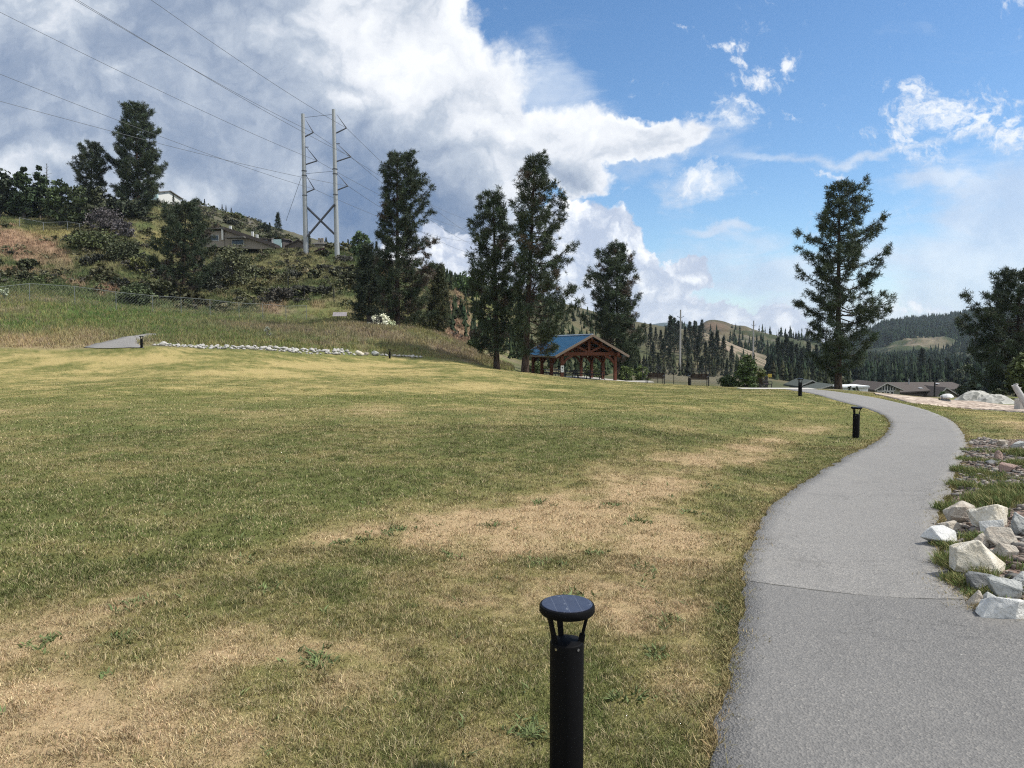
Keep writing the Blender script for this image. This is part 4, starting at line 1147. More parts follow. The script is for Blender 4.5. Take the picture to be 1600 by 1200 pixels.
# ------------------------------------------------------------------ houses
def prism(mb, w, d, z0, zr, ov=.4, th=.18, axis='x'):
    """gable roof with ridge along x (axis='x') or y; two thick slopes"""
    a, b = (w / 2 + ov, d / 2 + ov)
    if axis == 'y': a, b = d / 2 + ov, w / 2 + ov
    T = (lambda x, y, z: (x, y, z)) if axis == 'x' else (lambda x, y, z: (y, -x, z))
    for s in (-1, 1):
        v = [T(-a, s * b, z0), T(a, s * b, z0), T(a, 0, zr), T(-a, 0, zr), T(-a, s * b, z0 - th), T(a, s * b, z0 - th), T(a, 0, zr - th), T(-a, 0, zr - th)]
        f = [(0, 1, 2, 3), (7, 6, 5, 4), (0, 4, 5, 1), (1, 5, 6, 2), (2, 6, 7, 3), (3, 7, 4, 0)]
        mb.add(v, f if s < 0 else [q[::-1] for q in f])
def gable_wall(mb, w, d, hw_, zr, axis='x'):
    """box with gable ends below the roof"""
    if axis == 'x':
        v = [(-w/2,-d/2,-2),(w/2,-d/2,-2),(w/2,d/2,-2),(-w/2,d/2,-2),(-w/2,-d/2,hw_),(w/2,-d/2,hw_),(w/2,d/2,hw_),(-w/2,d/2,hw_),(-w/2,0,zr),(w/2,0,zr)]
        f = [(0,1,5,4),(2,3,7,6),(1,2,6,9,5),(3,0,4,8,7),(4,5,9,8),(6,7,8,9)]
    else:
        v = [(-w/2,-d/2,-2),(w/2,-d/2,-2),(w/2,d/2,-2),(-w/2,d/2,-2),(-w/2,-d/2,hw_),(w/2,-d/2,hw_),(w/2,d/2,hw_),(-w/2,d/2,hw_),(0,-d/2,zr),(0,d/2,zr)]
        f = [(0,1,5,8,4),(2,3,7,9,6),(1,2,6,5),(3,0,4,7),(4,8,9,7),(5,6,9,8)]
    mb.add(v, f)
def window(par, x, y, z, w, hh, glass=None, frame=None):
    fr = MB().box((x, y - .03, z), (w + .16, .08, hh + .16)).build('window', frame or M_TRIM, par)
    MB().box((x, y - .075, z), (w, .03, hh)).build('pane', glass or M_GLASS, fr)
def house(label, u, D, v_eave, v_ridge, wpx, depth, wall, roof, axis='x', rz=0, wins=(), chim=(), v_base=None, name='house'):
    b = at(u, D)
    w = wpx / F * D; ez = P(u, v_eave, D)[2]; zr = P(u, v_ridge, D)[2]
    if v_base: b[2] = P(u, v_base, D)[2]
    t = thing(name, label, 'house', b, R(rz)); ez -= b[2]; zr -= b[2]
    mb = MB(); gable_wall(mb, w, depth, ez, zr - .25, axis); mb.build('wall', wall, t)
    mb = MB(); prism(mb, w, depth, ez - .05, zr, axis=axis); mb.build('roof', roof, t)
    for (fx, z, ww, wh) in wins: window(t, fx * w, -depth / 2, ez * z, ww, wh)
    for (fx, ch_) in chim: MB().box((fx * w, 0, zr + ch_ / 2 - .6), (.5, .5, ch_ + 1.2)).build('chimney', M_STUCCO, t, bevel=.03)
    return t
# long low house above the slope: main block, descending roof, garage block
b = at(372, 148); b[2] = P(372, 388, 148)[2]
t = thing('house', 'long low beige house with a sloping roofline below the rocky hilltop', 'house', b)
lx = lambda u: (u - 372) / F * 148; lz = lambda v, D=148: P(372, v, D)[2] - b[2]
mb = MB(); mb.box((lx(347), 0, (lz(391) + lz(366)) / 2), (lx(368) - lx(326), 9, lz(366) - lz(391))); mb.build('wall', M_STUCCO, t)
mb = MB(); mb.bar((lx(322), 0, lz(364)), (lx(370), 0, lz(362.5)), 10.5, .35); mb.build('roof', M_ROOFG, t)
mb = MB(); mb.bar((lx(368), 0, lz(362.6)), (lx(446), 0, lz(389)), 10.3, .6); mb.build('roof', M_ROOFB, t)
mb = MB(); v = [(lx(368.5), -4.4, lz(392)), (lx(443), -4.4, lz(394)), (lx(443), -4.4, lz(390)), (lx(368.5), -4.4, lz(365)), (lx(368.5), 4.4, lz(392)), (lx(443), 4.4, lz(394)), (lx(443), 4.4, lz(390)), (lx(368.5), 4.4, lz(365))]
mb.add(v, [(0,1,2,3),(5,4,7,6),(1,5,6,2),(4,0,3,7),(3,2,6,7),(4,5,1,0)]); mb.build('wall', M_STUCCO, t)
mb = MB(); mb.bar((lx(375), -5.6, lz(378.5)), (lx(402), -5.6, lz(377)), 1.4, .25); mb.build('porch_roof', M_ROOFG, t)
window(t, lx(388), -4.42, lz(383), 2.2, .9); window(t, lx(333), -4.5, lz(377), 1.6, 1.0); window(t, lx(353), -4.5, lz(377), 1.6, 1.0)
for u, v in ((365.5, 353.5), (399.5, 362.5), (406.5, 367)): MB().box((lx(u), -.5, lz(v + 8)), (.42, .42, lz(v) - lz(v + 16))).build('chimney', M_TRIM, t)
MB().box((lx(366.5), -4.9, lz(372)), (.3, .3, lz(363.6) - lz(380))).build('column', M_TRIM, t)
house('brown roofed house with dark porch and bright pale garage door on the crest', 434, 150, 377, 374, 40, 8, simple('dark_porch', (.07, .06, .055), .8, .2), M_ROOFB, 'x', 0, [(-.2, .5, 1.2, 1.2)], (), 392)
hb = bpy.data.objects[[o.name for o in bpy.data.objects if o.get('label', '').startswith('brown roofed house')][0]]
MB().box((1.7, -4.25, 1.0), (1.5, .3, 1.7)).build('garage_door', M_TEAL, hb)
MB().box((.75, -4.2, 1.0), (.35, .3, 1.9)).build('column', M_TRIM, hb)
house('plain brown gabled house right behind the left steel pole', 478, 152, 390, 378.5, 42, 8, simple('brown_siding', (.10, .085, .075), .85, .2), M_ROOFB, 'y', 0, (), (), 404)
house('small cream chimney house right behind the steel poles', 504, 154, 382.5, 379, 12, 4, M_STUCCO, M_ROOFG, 'x', 0, (), ((-.2, .9), (.2, .9)), 398)
house('low grey roof peeking between the right steel pole and the poplar', 541, 152, 401, 396, 20, 6, M_STUCCO, M_ROOFG, 'y', 0, (), (), 410)
house('white house with a pale teal front behind the tallest hilltop pine', 262, 170, 306, 298.5, 22, 7, M_TRIM, M_ROOFG, 'x', -18, [(-.1, .6, 2.2, .9)], (), 316)
hb = [o for o in bpy.data.objects if o.get('label', '').startswith('white house with')][0]
MB().box((.8, -3.6, .4), (2.0, .25, 1.2)).build('front_panel', M_TEAL, hb)
house('dark grey roofed house along the hilltop right of the white house', 300, 205, 328, 321, 34, 8, M_STUCCO, M_ROOFB, 'x', 0, [(-.25, .5, 1.5, .9), (.2, .5, 1.5, .9)], (), 338)
house('tiny pale house perched on the right end of the rocky hilltop', 392, 222, 350.5, 346.5, 11, 5, M_TRIM, M_ROOFG, 'x', 0, [(0, .5, .8, .6)], (), 357)
house('tiny pale house on the rocky hilltop beside the small conifer', 340, 228, 341, 337.5, 12, 5, M_TRIM, M_ROOFG, 'x', 0, [(0, .5, .8, .6)], (), 347)

M_TRIM2 = simple('taupe_trim', (.36, .35, .31), .8, .2, var=.08)
# lodge at lower right
DL = 118.0
b = at(1425, DL); b[2] = P(1425, 624, DL)[2]
t = thing('house', 'large brown roofed lodge with two pale trimmed gables beyond the gravel lot', 'house', b)
lx = lambda u: (u - 1425) / F * DL; lz = lambda v: P(1425, v, DL)[2] - b[2]
def gable_front(uL, uA, uR, vE, vA, y0, y1, wm, rm, vb=632):
    xl, xa, xr, ze, za, zb = lx(uL), lx(uA), lx(uR), lz(vE), lz(vA), lz(vb)
    q = .3
    mb = MB(); v = [(xl, y0, zb), (xr, y0, zb), (xr, y0, ze), (xa, y0, za - .15), (xl, y0, ze), (xl, y1, zb), (xr, y1, zb), (xr, y1, ze), (xa, y1, za - .15), (xl, y1, ze)]
    mb.add(v, [(0,1,2,3,4),(9,8,7,6,5),(1,6,7,2),(5,0,4,9)]); mb.build('wall', wm, t)
    for (xe, s) in ((xl, -1), (xr, 1)):
        ex, ez = xe + s * q, ze - (za - ze) / abs(xa - xe) * q
        mb = MB(); v = [(xa, y0 - .5, za), (ex, y0 - .5, ez), (ex, y1, ez), (xa, y1, za)]; v += [(p[0], p[1], p[2] - .2) for p in v]
        f = [(0,1,2,3),(7,6,5,4),(0,4,5,1),(1,5,6,2),(2,6,7,3),(3,7,4,0)]; mb.add(v, f if s < 0 else [k[::-1] for k in f]); mb.build('roof', rm, t)
        MB().bar((xa, y0 - .53, za - .08), (ex, y0 - .53, ez - .08), .06, .14).build('barge_board', M_TRIM2, t)
gable_front(1346.5, 1362, 1384, 604.5, 595.5, -4.5, 5, M_SAGE, M_ROOFB)
for u, vt in ((1351.5, 603.2), (1355, 601.2), (1358.8, 599), (1363, 598.2), (1367, 599.4), (1371, 601.2), (1375, 603)):
    window(t, lx(u), -4.5, (lz(vt) + lz(607.4)) / 2, .26, lz(vt) - lz(607.4), M_GLASS)
for u in (1352, 1358.5, 1366, 1372): window(t, lx(u), -4.5, lz(611.5), .34, .42)
mb = MB(); x0, x1 = lx(1380), lx(1497)
v = [(x0, -3, lz(611.5)), (x1, -3, lz(605)), (x1, 1.5, lz(597.5)), (x0, 1.5, lz(598)), (x0, 6, lz(606)), (x1, 6, lz(606))]; v2 = [(p[0], p[1], p[2] - .2) for p in v]
mb.add(v + v2, [(0,1,2,3),(3,2,5,4),(9,8,7,6),(10,11,8,9),(0,6,7,1),(1,7,8,2),(2,8,11,5),(4,10,9,3),(3,9,6,0)]); mb.build('roof', M_ROOFB, t)
MB().box(((x0 + lx(1490)) / 2, 1.2, lz(620)), (lx(1490) - x0 - .4, 7.2, 2 * (lz(612.5) - lz(620)))).build('wall', simple('dark_wall', (.10, .085, .075), .85, .2), t)
gable_front(1435, 1445, 1463, 612.5, 601.8, -5.6, 0, M_SAGE, M_ROOFB)
for u in (1440.5, 1443.5): window(t, lx(u), -5.6, lz(616.5), .26, .75, M_GLASS)
for u in (1491, 1496): MB().box((lx(u), -2.8, lz(613)), (.2, .2, lz(605.5) - lz(622))).build('column', M_TRIM, t)
for (u, v, y) in ((1431, 606, -1.5), (1467, 600, .4)): MB().box((lx(u), y, lz(v) + .05), (.42, .7, .12)).build('skylight', M_WHITE, t)
MB().box((lx(1424), .6, lz(600)), (.12, .12, 1.6)).build('vent_pipe', M_STEEL, t)
# low roofed building and white shed
b = at(1284, 112); b[2] = P(1284, 617, 112)[2]
t = thing('house', 'low grey-green gabled building left of the lone tall pine trunk', 'house', b)
lx = lambda u: (u - 1284) / F * 112; lz = lambda v: P(1284, v, 112)[2] - b[2]
gable_front(1266, 1288, 1305, 605, 598.5, -3, 5, M_SAGE, M_GREEN_ROOF, 618)
gable_front(1262, 1281, 1296, 603.5, 595, 3, 9, M_SAGE, M_GREEN_ROOF, 618)
window(t, lx(1299), -3.0, lz(607.5), .6, .5, M_YELLOW)
b = at(1325, 108); b[2] = P(1325, 616, 108)[2]
t = thing('shed', 'long white shed half hidden behind two round dark shrubs', 'shed', b)
lx = lambda u: (u - 1325) / F * 108; lz = lambda v: P(1325, v, 108)[2] - b[2]
MB().box((lx(1327), 0, lz(611)), (lx(1346) - lx(1306), 4, lz(604) - lz(618))).build('wall', M_WSHED, t)
MB().bar((lx(1304), -.2, lz(603.4)), (lx(1347), -.2, lz(602.6)), 4.6, .2).build('roof', M_WSHED, t)
MB().box((lx(1322), -2.05, lz(611.5)), (1.0, .08, .9)).build('door', M_TRIM, t)

# ------------------------------------------------------------------ rocks
def ico(sub):
    bm = bmesh.new(); bmesh.ops.create_icosphere(bm, subdivisions=sub, radius=1)
    v = np.array([x.co[:] for x in bm.verts]); f = np.array([[q.index for q in p.verts] for p in bm.faces]); bm.free(); return v, f
ICO = {k: ico(k) for k in (1, 2, 3, 4, 5)}
def rock_shape(seed, sub=3, planes=11, rough=.05, lo=.55):
    g = np.random.default_rng(seed); v, f = ICO[sub]; v = v.copy()
    for _ in range(planes):
        n = norm(g.normal(0, 1, 3)); d = g.uniform(lo, .88); k = v @ n - d
        v = v - np.maximum(k, 0)[:, None] * n
    nz = fbm(v[:, 0] * 3 + seed, v[:, 1] * 3 + v[:, 2] * 2.3, seed, 3) - .5
    return v * (1 + rough * 2 * nz[:, None]), f
def hull_rock(pts, seed, rough):
    bm = bmesh.new()
    for p in pts: bm.verts.new(p)
    r_ = bmesh.ops.convex_hull(bm, input=bm.verts[:])
    bmesh.ops.delete(bm, geom=[e for e in r_['geom_interior'] if isinstance(e, bmesh.types.BMVert)], context='VERTS')
    bmesh.ops.dissolve_limit(bm, angle_limit=R(9), verts=bm.verts[:], edges=bm.edges[:])
    bmesh.ops.bevel(bm, geom=bm.edges[:], offset=float(np.ptp(np.array(pts), 0).min()) * .035, segments=2, affect='EDGES', profile=.6)
    bmesh.ops.triangulate(bm, faces=bm.faces[:])
    for _ in range(3): bmesh.ops.subdivide_edges(bm, edges=[e for e in bm.edges if e.calc_length() > float(np.ptp(np.array(pts), 0).max()) * .05], cuts=1); bmesh.ops.triangulate(bm, faces=bm.faces[:])
    bm.normal_update()
    v = np.array([x.co[:] for x in bm.verts]); nrm = np.array([x.normal[:] for x in bm.verts]); f = np.array([[q.index for q in p.verts] for p in bm.faces])
    bm.free()
    s_ = 2.6 / max(1e-3, float(np.ptp(v, 0).max()))
    d = fbm(v[:, 0] * s_ + v[:, 1] * s_ * .7 + seed, v[:, 2] * s_ * 1.3 + v[:, 1] * s_ * .5, seed, 5, .6) - .5
    d2 = np.abs(fbm(v[:, 0] * s_ * 1.7 + seed, v[:, 2] * s_ * 2.2 - v[:, 1] * s_, seed + 3, 3) - .5)
    return v + nrm * (d * 2.2 - np.maximum(.06 - d2, 0) * 6)[:, None] * rough, f
def rock_mat(name, a, b_, dark, sc_=4):
    def fn(n, b):
        p = n.obj(); ge = n.new('ShaderNodeNewGeometry')
        f = n.noise(p, sc_, 7, .65, .6); f2 = n.noise(p, sc_ * .45, 5, .6, 1.2); f3 = n.noise(p, sc_ * 9, 4, .7)
        c = n.mix(n.sm(f, .35, .65), a, b_); c = n.mix(n.sm(f2, .5, .62), c, dark); c = n.mix(n.math('MULTIPLY', n.sm(f3, .55, .7), .5), c, dark)
        n.put(b.inputs['Base Color'], c); bump(n, b, n.math('ADD', f, n.math('MULTIPLY', f3, .4)), .9, .05)
    return material(name, fn, .85, .25)
M_RK = {'cream': rock_mat('cream_rock', (.52, .47, .37), (.66, .62, .53), (.34, .29, .22)), 'white': rock_mat('white_rock', (.50, .50, .48), (.62, .61, .57), (.26, .27, .27)),
        'grey': rock_mat('grey_rock', (.27, .28, .27), (.46, .46, .43), (.12, .125, .12)), 'dark': rock_mat('dark_rock', (.11, .115, .115), (.24, .24, .23), (.05, .05, .05)),
        'tan': rock_mat('tan_rock', (.36, .31, .25), (.49, .45, .38), (.18, .15, .125)), 'red': rock_mat('red_rock', (.24, .165, .135), (.33, .245, .21), (.13, .08, .065))}
BLD = [(1485,1530,785,822,'tan','tan slanted slab boulder at the upper left of the rock pile',.7,-12), (1533,1590,788,832,'cream','broad cream boulder at the top of the rock pile',.9,8),
       (1472,1508,816,835,'tan','small tan stone above the flat bluish slab',.7,0), (1455,1504,829,858,'white','flat bluish white slab jutting out to the asphalt path edge',.9,10),
       (1539,1571,812,840,'white','white-grey wedge stone below the broad cream boulder',.8,0), (1552,1594,826,858,'tan','tan stone between the white-grey wedge and the largest boulder',.8,0),
       (1517,1550,835,860,'tan','brownish half buried stone right of the flat bluish slab',.8,20), (1503,1536,852,874,'white','small white rounded rock at the left of the largest boulder',.9,0),
       (1514,1598,850,914,'cream','largest cream boulder with a pointed top in the rock pile',.8,-15), (1560,1594,850,876,'tan','tan rounded boulder behind the largest one',.9,0),
       (1516,1562,896,928,'dark','dark grey angular rock under the largest boulder',.8,12), (1554,1602,905,944,'grey','blue-grey rock right of the dark angular one',.9,0),
       (1513,1542,923,952,'tan','small tan rock at the path corner of the rock pile',.9,0), (1541,1572,928,952,'grey','small grey rock between the tan corner rock and the long white slab',.8,0),
       (1543,1612,937,975,'white','long whitish slab, lowest in the rock pile',.8,-6), (1584,1614,893,924,'grey','grey rock cut by the photo edge beside the largest boulder',.9,0),
       (1585,1616,803,840,'grey','greyish boulder at the edge right of the broad cream one',.9,0), (1556,1570,703,722,'red','reddish upright block on the gravel rubble',.9,0),
       (1559,1578,687,698,'tan','dark tan stone where the rubble meets the far grass',.7,0), (1545,1562,719,727,'dark','thin dark slab lying below the reddish block',.9,0), (1566,1590,724,740,'red','flat pinkish rock on the rubble below the reddish block',.8,0), (1583,1606,690,702,'grey','grey stone at the upper right of the rubble',.8,0)]
for i, (u0, u1, v0, v1, mk, lab, dep, rz) in enumerate(BLD):
    uc = (u0 + u1) / 2
    q = g3(uc, v1 - (v1 - v0) * .12); D = q[1]
    w = (u1 - u0) / F * D * 1.06; hh = (v1 - v0) / F * D * .95
    if 'largest cream' in lab:
        hp = [(1551,853,0),(1545,857,9),(1517,868,2),(1520,869,22),(1512,893,-4),(1558,912,-14),(1584,914,-9),(1599,893,4),(1590,880,26),(1562,860,24),(1556,871,-6),(1571,897,-15),(1520,906,22),(1512,905,2),(1600,912,10)]
        pts = np.array([((a_ - 1556) / F * D, y_ / F * D * 1.3, (900 - b_) / F * D) for a_, b_, y_ in hp])
        v, f = hull_rock(pts, 900 + i, .012); loc = (P(1556, v1, D)[0], D + .18, P(1556, 900, D)[2])
    else:
        gg = np.random.default_rng(900 + i); d_ = norm(gg.normal(0, 1, (15, 3))); pts = d_ * gg.uniform(.72, 1.0, (15, 1)); pts = np.sign(pts) * np.abs(pts) ** .8
        mn, mx = pts.min(0), pts.max(0); pts = (pts - (mn + mx) / 2) / (mx - mn) * np.array([w, w * dep, hh * 1.25])
        a = R(rz); pts = np.c_[pts[:, 0] * math.cos(a) - pts[:, 2] * math.sin(a) * .6, pts[:, 1], pts[:, 0] * math.sin(a) * .6 + pts[:, 2] * math.cos(a)]
        v, f = hull_rock(pts, 900 + i, .05 * min(w, hh)); loc = (q[0], D + w * dep * .35, q[2] + hh * .33)
    o = build('boulder', v, f, M_RK[mk]); o.location = loc; tag(o, lab, 'rock', 'boulders beside the path')
    o.data.polygons.foreach_set('use_smooth', np.ones(len(o.data.polygons), bool)); o.data.set_sharp_from_angle(angle=R(16))
# stones in the row along the far lawn edge
M_STONE = rock_mat('pale_stone', (.33, .315, .285), (.50, .485, .45), (.13, .122, .11), 2.0)
sproto = []
for k in range(6):
    v, f = rock_shape(200 + k, 2, 9, .04); sproto.append((v, f))
g = np.random.default_rng(5); meshes = [None] * 6
def row_v(u): return np.interp(u, [238, 330, 400, 500, 560, 640, 660], [544.5, 549.5, 552.5, 556.5, 560, 565.5, 567.5])
n_st = 0
spec = [(562, .0, .62, 'largest cream stone in the row at the far lawn edge'), (587, .0, .58, 'large grey-blue rounded stone in the row at the far lawn edge'), (573, .2, .40, 'brown tilted stone between the two largest stones of the row')]
pts_ = [(u, off, s, l) for u, off, s, l in spec]
us = np.linspace(240, 556, 62)
for u in us: pts_.append((u + g.uniform(-3, 3), g.uniform(-.15, .25), g.uniform(.14, .2 + .40 * g.uniform() ** 2), None))
for u in np.linspace(262, 548, 52): pts_.append((u + g.uniform(-3, 3), g.uniform(.5, 1.3), g.uniform(.18, .42), None))
for u in np.linspace(400, 545, 30): pts_.append((u + g.uniform(-3, 3), g.uniform(1.3, 2.7), g.uniform(.18, .40), None))
for u in (597, 604, 616, 623, 630, 635, 640, 645, 651, 657): pts_.append((u, g.uniform(0, .2), g.uniform(.22, .38), None))
for (u, off, s, lab) in pts_:
    k = int(g.integers(0, 6)); D = float(np.interp(u, EDGE_U, EDGE_D)) + .5 + off
    q = at(u, D)
    if meshes[k] is None or lab:
        o = build('stone', sproto[k][0], sproto[k][1], M_STONE if not (lab and 'grey-blue' in lab) else M_RK['grey'])
        if not lab: meshes[k] = o.data
        if lab and 'cream' in lab: o.data.materials[0] = M_RK['cream']
        if lab and 'brown' in lab: o.data.materials[0] = M_RK['tan']
    else:
        o = bpy.data.objects.new('stone', meshes[k]); COL.objects.link(o)
    o.location = (q[0], q[1], q[2] + s * .22); o.scale = (s * .62, s * .5, s * .42); o.rotation_euler = (g.uniform(-.3, .3), g.uniform(-.3, .3), g.uniform(0, 6.28))
    tag(o, lab or 'pale stone lying in the row of rocks along the far lawn edge', 'rock', 'stones edging the far lawn')
# rubble bed beside the path: loose chips nobody would count, plus grass tufts in it
n = 26000
lo, hi = RUB_POLY.min(0), RUB_POLY.max(0)
x = rng.uniform(lo[0], min(hi[0], 12), n * 3); y = rng.uniform(lo[1], hi[1], n * 3)
k = inpoly(x, y, RUB_POLY) & (y > 4.2); x, y = x[k][:n], y[k][:n]
nn = fbm(x * .8, y * .8, 301, 3); k = nn < .60; x, y = x[k], y[k]
vv, ff, cc, off = [], [], [], 0
base_v = [rock_shape(310 + q, 1, 7, .30, .30)[0] * np.random.default_rng(q).uniform(.75, 1.35, (len(ICO[1][0]), 1)) for q in range(4)]
bm_f = ICO[1][1]
hz = H(x, y)
sz = .011 + .060 * rng.uniform(0, 1, len(x)) ** 5
ang = rng.uniform(0, 6.28, len(x))
for q in range(4):
    idx = np.arange(q, len(x), 4); B = base_v[q] * np.array([1, .75, .55])
    ca, sa = np.cos(ang[idx]), np.sin(ang[idx])
    X = (B[None, :, 0] * ca[:, None] - B[None, :, 1] * sa[:, None]) * sz[idx, None] + x[idx, None]
    Y = (B[None, :, 0] * sa[:, None] + B[None, :, 1] * ca[:, None]) * sz[idx, None] + y[idx, None]
    Z = B[None, :, 2] * sz[idx, None] + hz[idx, None] + sz[idx, None] * .25
    V = np.stack([X, Y, Z], -1); nv = V.shape[1]
    vv.append(V.reshape(-1, 3)); ff.append((bm_f[None] + (np.arange(len(idx)) * nv)[:, None, None]).reshape(-1, 3) + off); off += len(idx) * nv
    pal = np.array([(.21, .165, .135), (.17, .14, .12), (.25, .22, .19), (.16, .155, .145), (.33, .30, .26)])
    cc.append(np.repeat(pal[rng.integers(0, 5, len(idx))] * rng.uniform(.7, 1.2, (len(idx), 1)), nv, 0))
M_CHIP = material('stone_chips', lambda n, b: n.put(b.inputs['Base Color'], n.mix(.5, n.attr('col'), n.mix(n.noise(n.pos(), 60, 4), (.3, .3, .3), (1.3, 1.3, 1.3)), 'MULTIPLY')), .9, .15)
o = build('gravel', np.vstack(vv), np.vstack(ff), M_CHIP, attrs={'col': np.vstack(cc)}); tag(o, None, None, kind='stuff')
bed, _ = strip('gravel_bed', [g3(*p) for p in [(1496,925),(1480,880),(1476,832),(1484,790),(1502,745),(1514,715),(1516,690)]], [g3(*p) + np.array([1.5, 0, 0]) for p in [(1640,985),(1660,900),(1660,850),(1660,800),(1640,750),(1620,715),(1600,694)]], gravel_mat('bed_gravel', (.17, .12, .095), (.30, .22, .18), (.09, .075, .06), 22), lift=.006, n=60, across=20)
gx_, gy_, gl_ = [], [], []
for (u, v, ru, rv, n_, hh) in [(1512,720,14,10,240,.07),(1502,738,14,14,420,.09),(1494,760,12,14,240,.09),(1490,800,14,16,260,.10),(1495,890,14,22,420,.10),(1488,860,12,14,220,.08),(1560,782,44,10,600,.11),(1595,770,30,12,450,.11),(1540,790,30,10,300,.10),(1598,712,24,7,420,.10),(1590,728,24,5,200,.09),(1525,845,18,8,160,.07),(1536,878,24,14,200,.07),(1520,705,30,4,160,.06),(1500,915,12,12,260,.07),(1540,935,30,12,160,.05),(1560,750,50,14,220,.06),(1470,700,1,1,0,.1)]:
    c0 = g3(u, v); ax = abs(g3(min(u + ru, 1700), v)[0] - c0[0]); ay = abs(g3(u, v - rv)[1] - c0[1])
    gx_ += list(c0[0] + rng.normal(0, .55, n_) * ax); gy_ += list(c0[1] + rng.normal(0, .55, n_) * ay); gl_ += [hh] * n_
gx_, gy_, gl_ = map(np.array, (gx_, gy_, gl_)); k = off_path(gx_ + .06, gy_); gx_, gy_, gl_ = gx_[k], gy_[k], gl_[k]
gc = lerp(C(.095, .15, .042), C(.30, .26, .11), rng.uniform(0, 1, len(gx_)) ** 1.4)
v_, f_, c_ = blades(gx_, gy_, 9, gl_ * rng.uniform(.6, 1.3, len(gx_)), np.full(len(gx_), .008), gc, lean=.7, spread=.05)
o = build('grass', v_, f_, M_BLADE, attrs={'col': c_}); tag(o, None, None, kind='stuff')
# lot things: white slab on a dark stone, pale rubble mounds, log on a block
q = at(1480, 42); v, f = rock_shape(401, 3, 9, .03)
o = build('boulder', v * [.30, .3, .24], f, M_RK['dark']); o.location = (q[0] - .05, q[1], P(1479, 628, 42)[2]); tag(o, 'dark stone on the gravel lot carrying a white slab', 'rock')
o = build('boulder', rock_shape(402, 3, 9, .03)[0] * [.40, .36, .17], f, M_RK['white']); o.location = (q[0] + .05, q[1], P(1483, 620, 42)[2]); tag(o, 'white slab of rock resting on the dark stone at the gravel lot', 'rock')
o.rotation_euler = (0, R(-8), .3)
M_PALE = gravel_mat('pale_crushed_rock', (.27, .265, .24), (.42, .41, .37), (.19, .19, .17), 4)
for (u, D, w, hh, lab, sd_) in [(1527, 45.5, 1.5, .70, 'pale crushed rock mound, the farther of two at the lot edge', 1), (1556, 44.0, 1.35, .55, 'pale crushed rock mound, the nearer of two at the lot edge', 2)]:
    q = at(u, D); nn_ = 40; A, B = np.meshgrid(np.linspace(0, 1, nn_), np.linspace(0, 2 * np.pi, 60))
    x = w * A * np.cos(B); y = .8 * A * np.sin(B); z = hh * (1 - A ** 2) ** 1.2 + .14 * (fbm(x * 4 + sd_, y * 4, 410 + sd_, 4) - .5) * (1 - A ** 4)
    V = np.c_[x.ravel(), y.ravel(), z.ravel()]; i = np.arange(59)[:, None] * nn_ + np.arange(nn_ - 1)[None]
    o = build('rubble_mound', V, np.stack([i, i + 1, i + nn_ + 1, i + nn_], -1).reshape(-1, 4)[:, ::-1], M_PALE); o.location = (q[0], q[1], q[2]); tag(o, lab, 'rubble heap', 'crushed rock mounds')
a, b_ = P(1585, 602, 34), P(1616, 652, 33.6)
t = thing('driftwood_log', 'pale weathered log leaning up over a concrete block at the lot edge', 'log', tuple(b_))
M_LOG = simple('bleached_wood', (.36, .35, .34), .85, .2, var=.25, scale=5, bumps=.5)
d = a - b_
MB().tube([(0, 0, 0), tuple(d * .5), tuple(d * .93), tuple(d)], [.17, .145, .125, .10], 12).build('trunk', M_LOG, t, True)
for (k, dv) in ((.97, (-.16, 0, .02)), (.98, (.16, 0, .08)), (.86, (.18, 0, .10)), (1.0, (.05, -.1, .08))): MB().tube([tuple(d * k), tuple(d * k + np.array(dv))], [.06, .025], 6).build('branch_stub', M_LOG, t)
q = at(1597, 36); o = MB().box((0, 0, .12), (.34, .45, .50)).build('concrete_block', M_CONC, None, bevel=.02); o.location = (q[0], q[1], P(1597, 632, 36)[2] - .1); tag(o, 'grey concrete block beneath the leaning weathered log', 'block')
HAZE = .00009
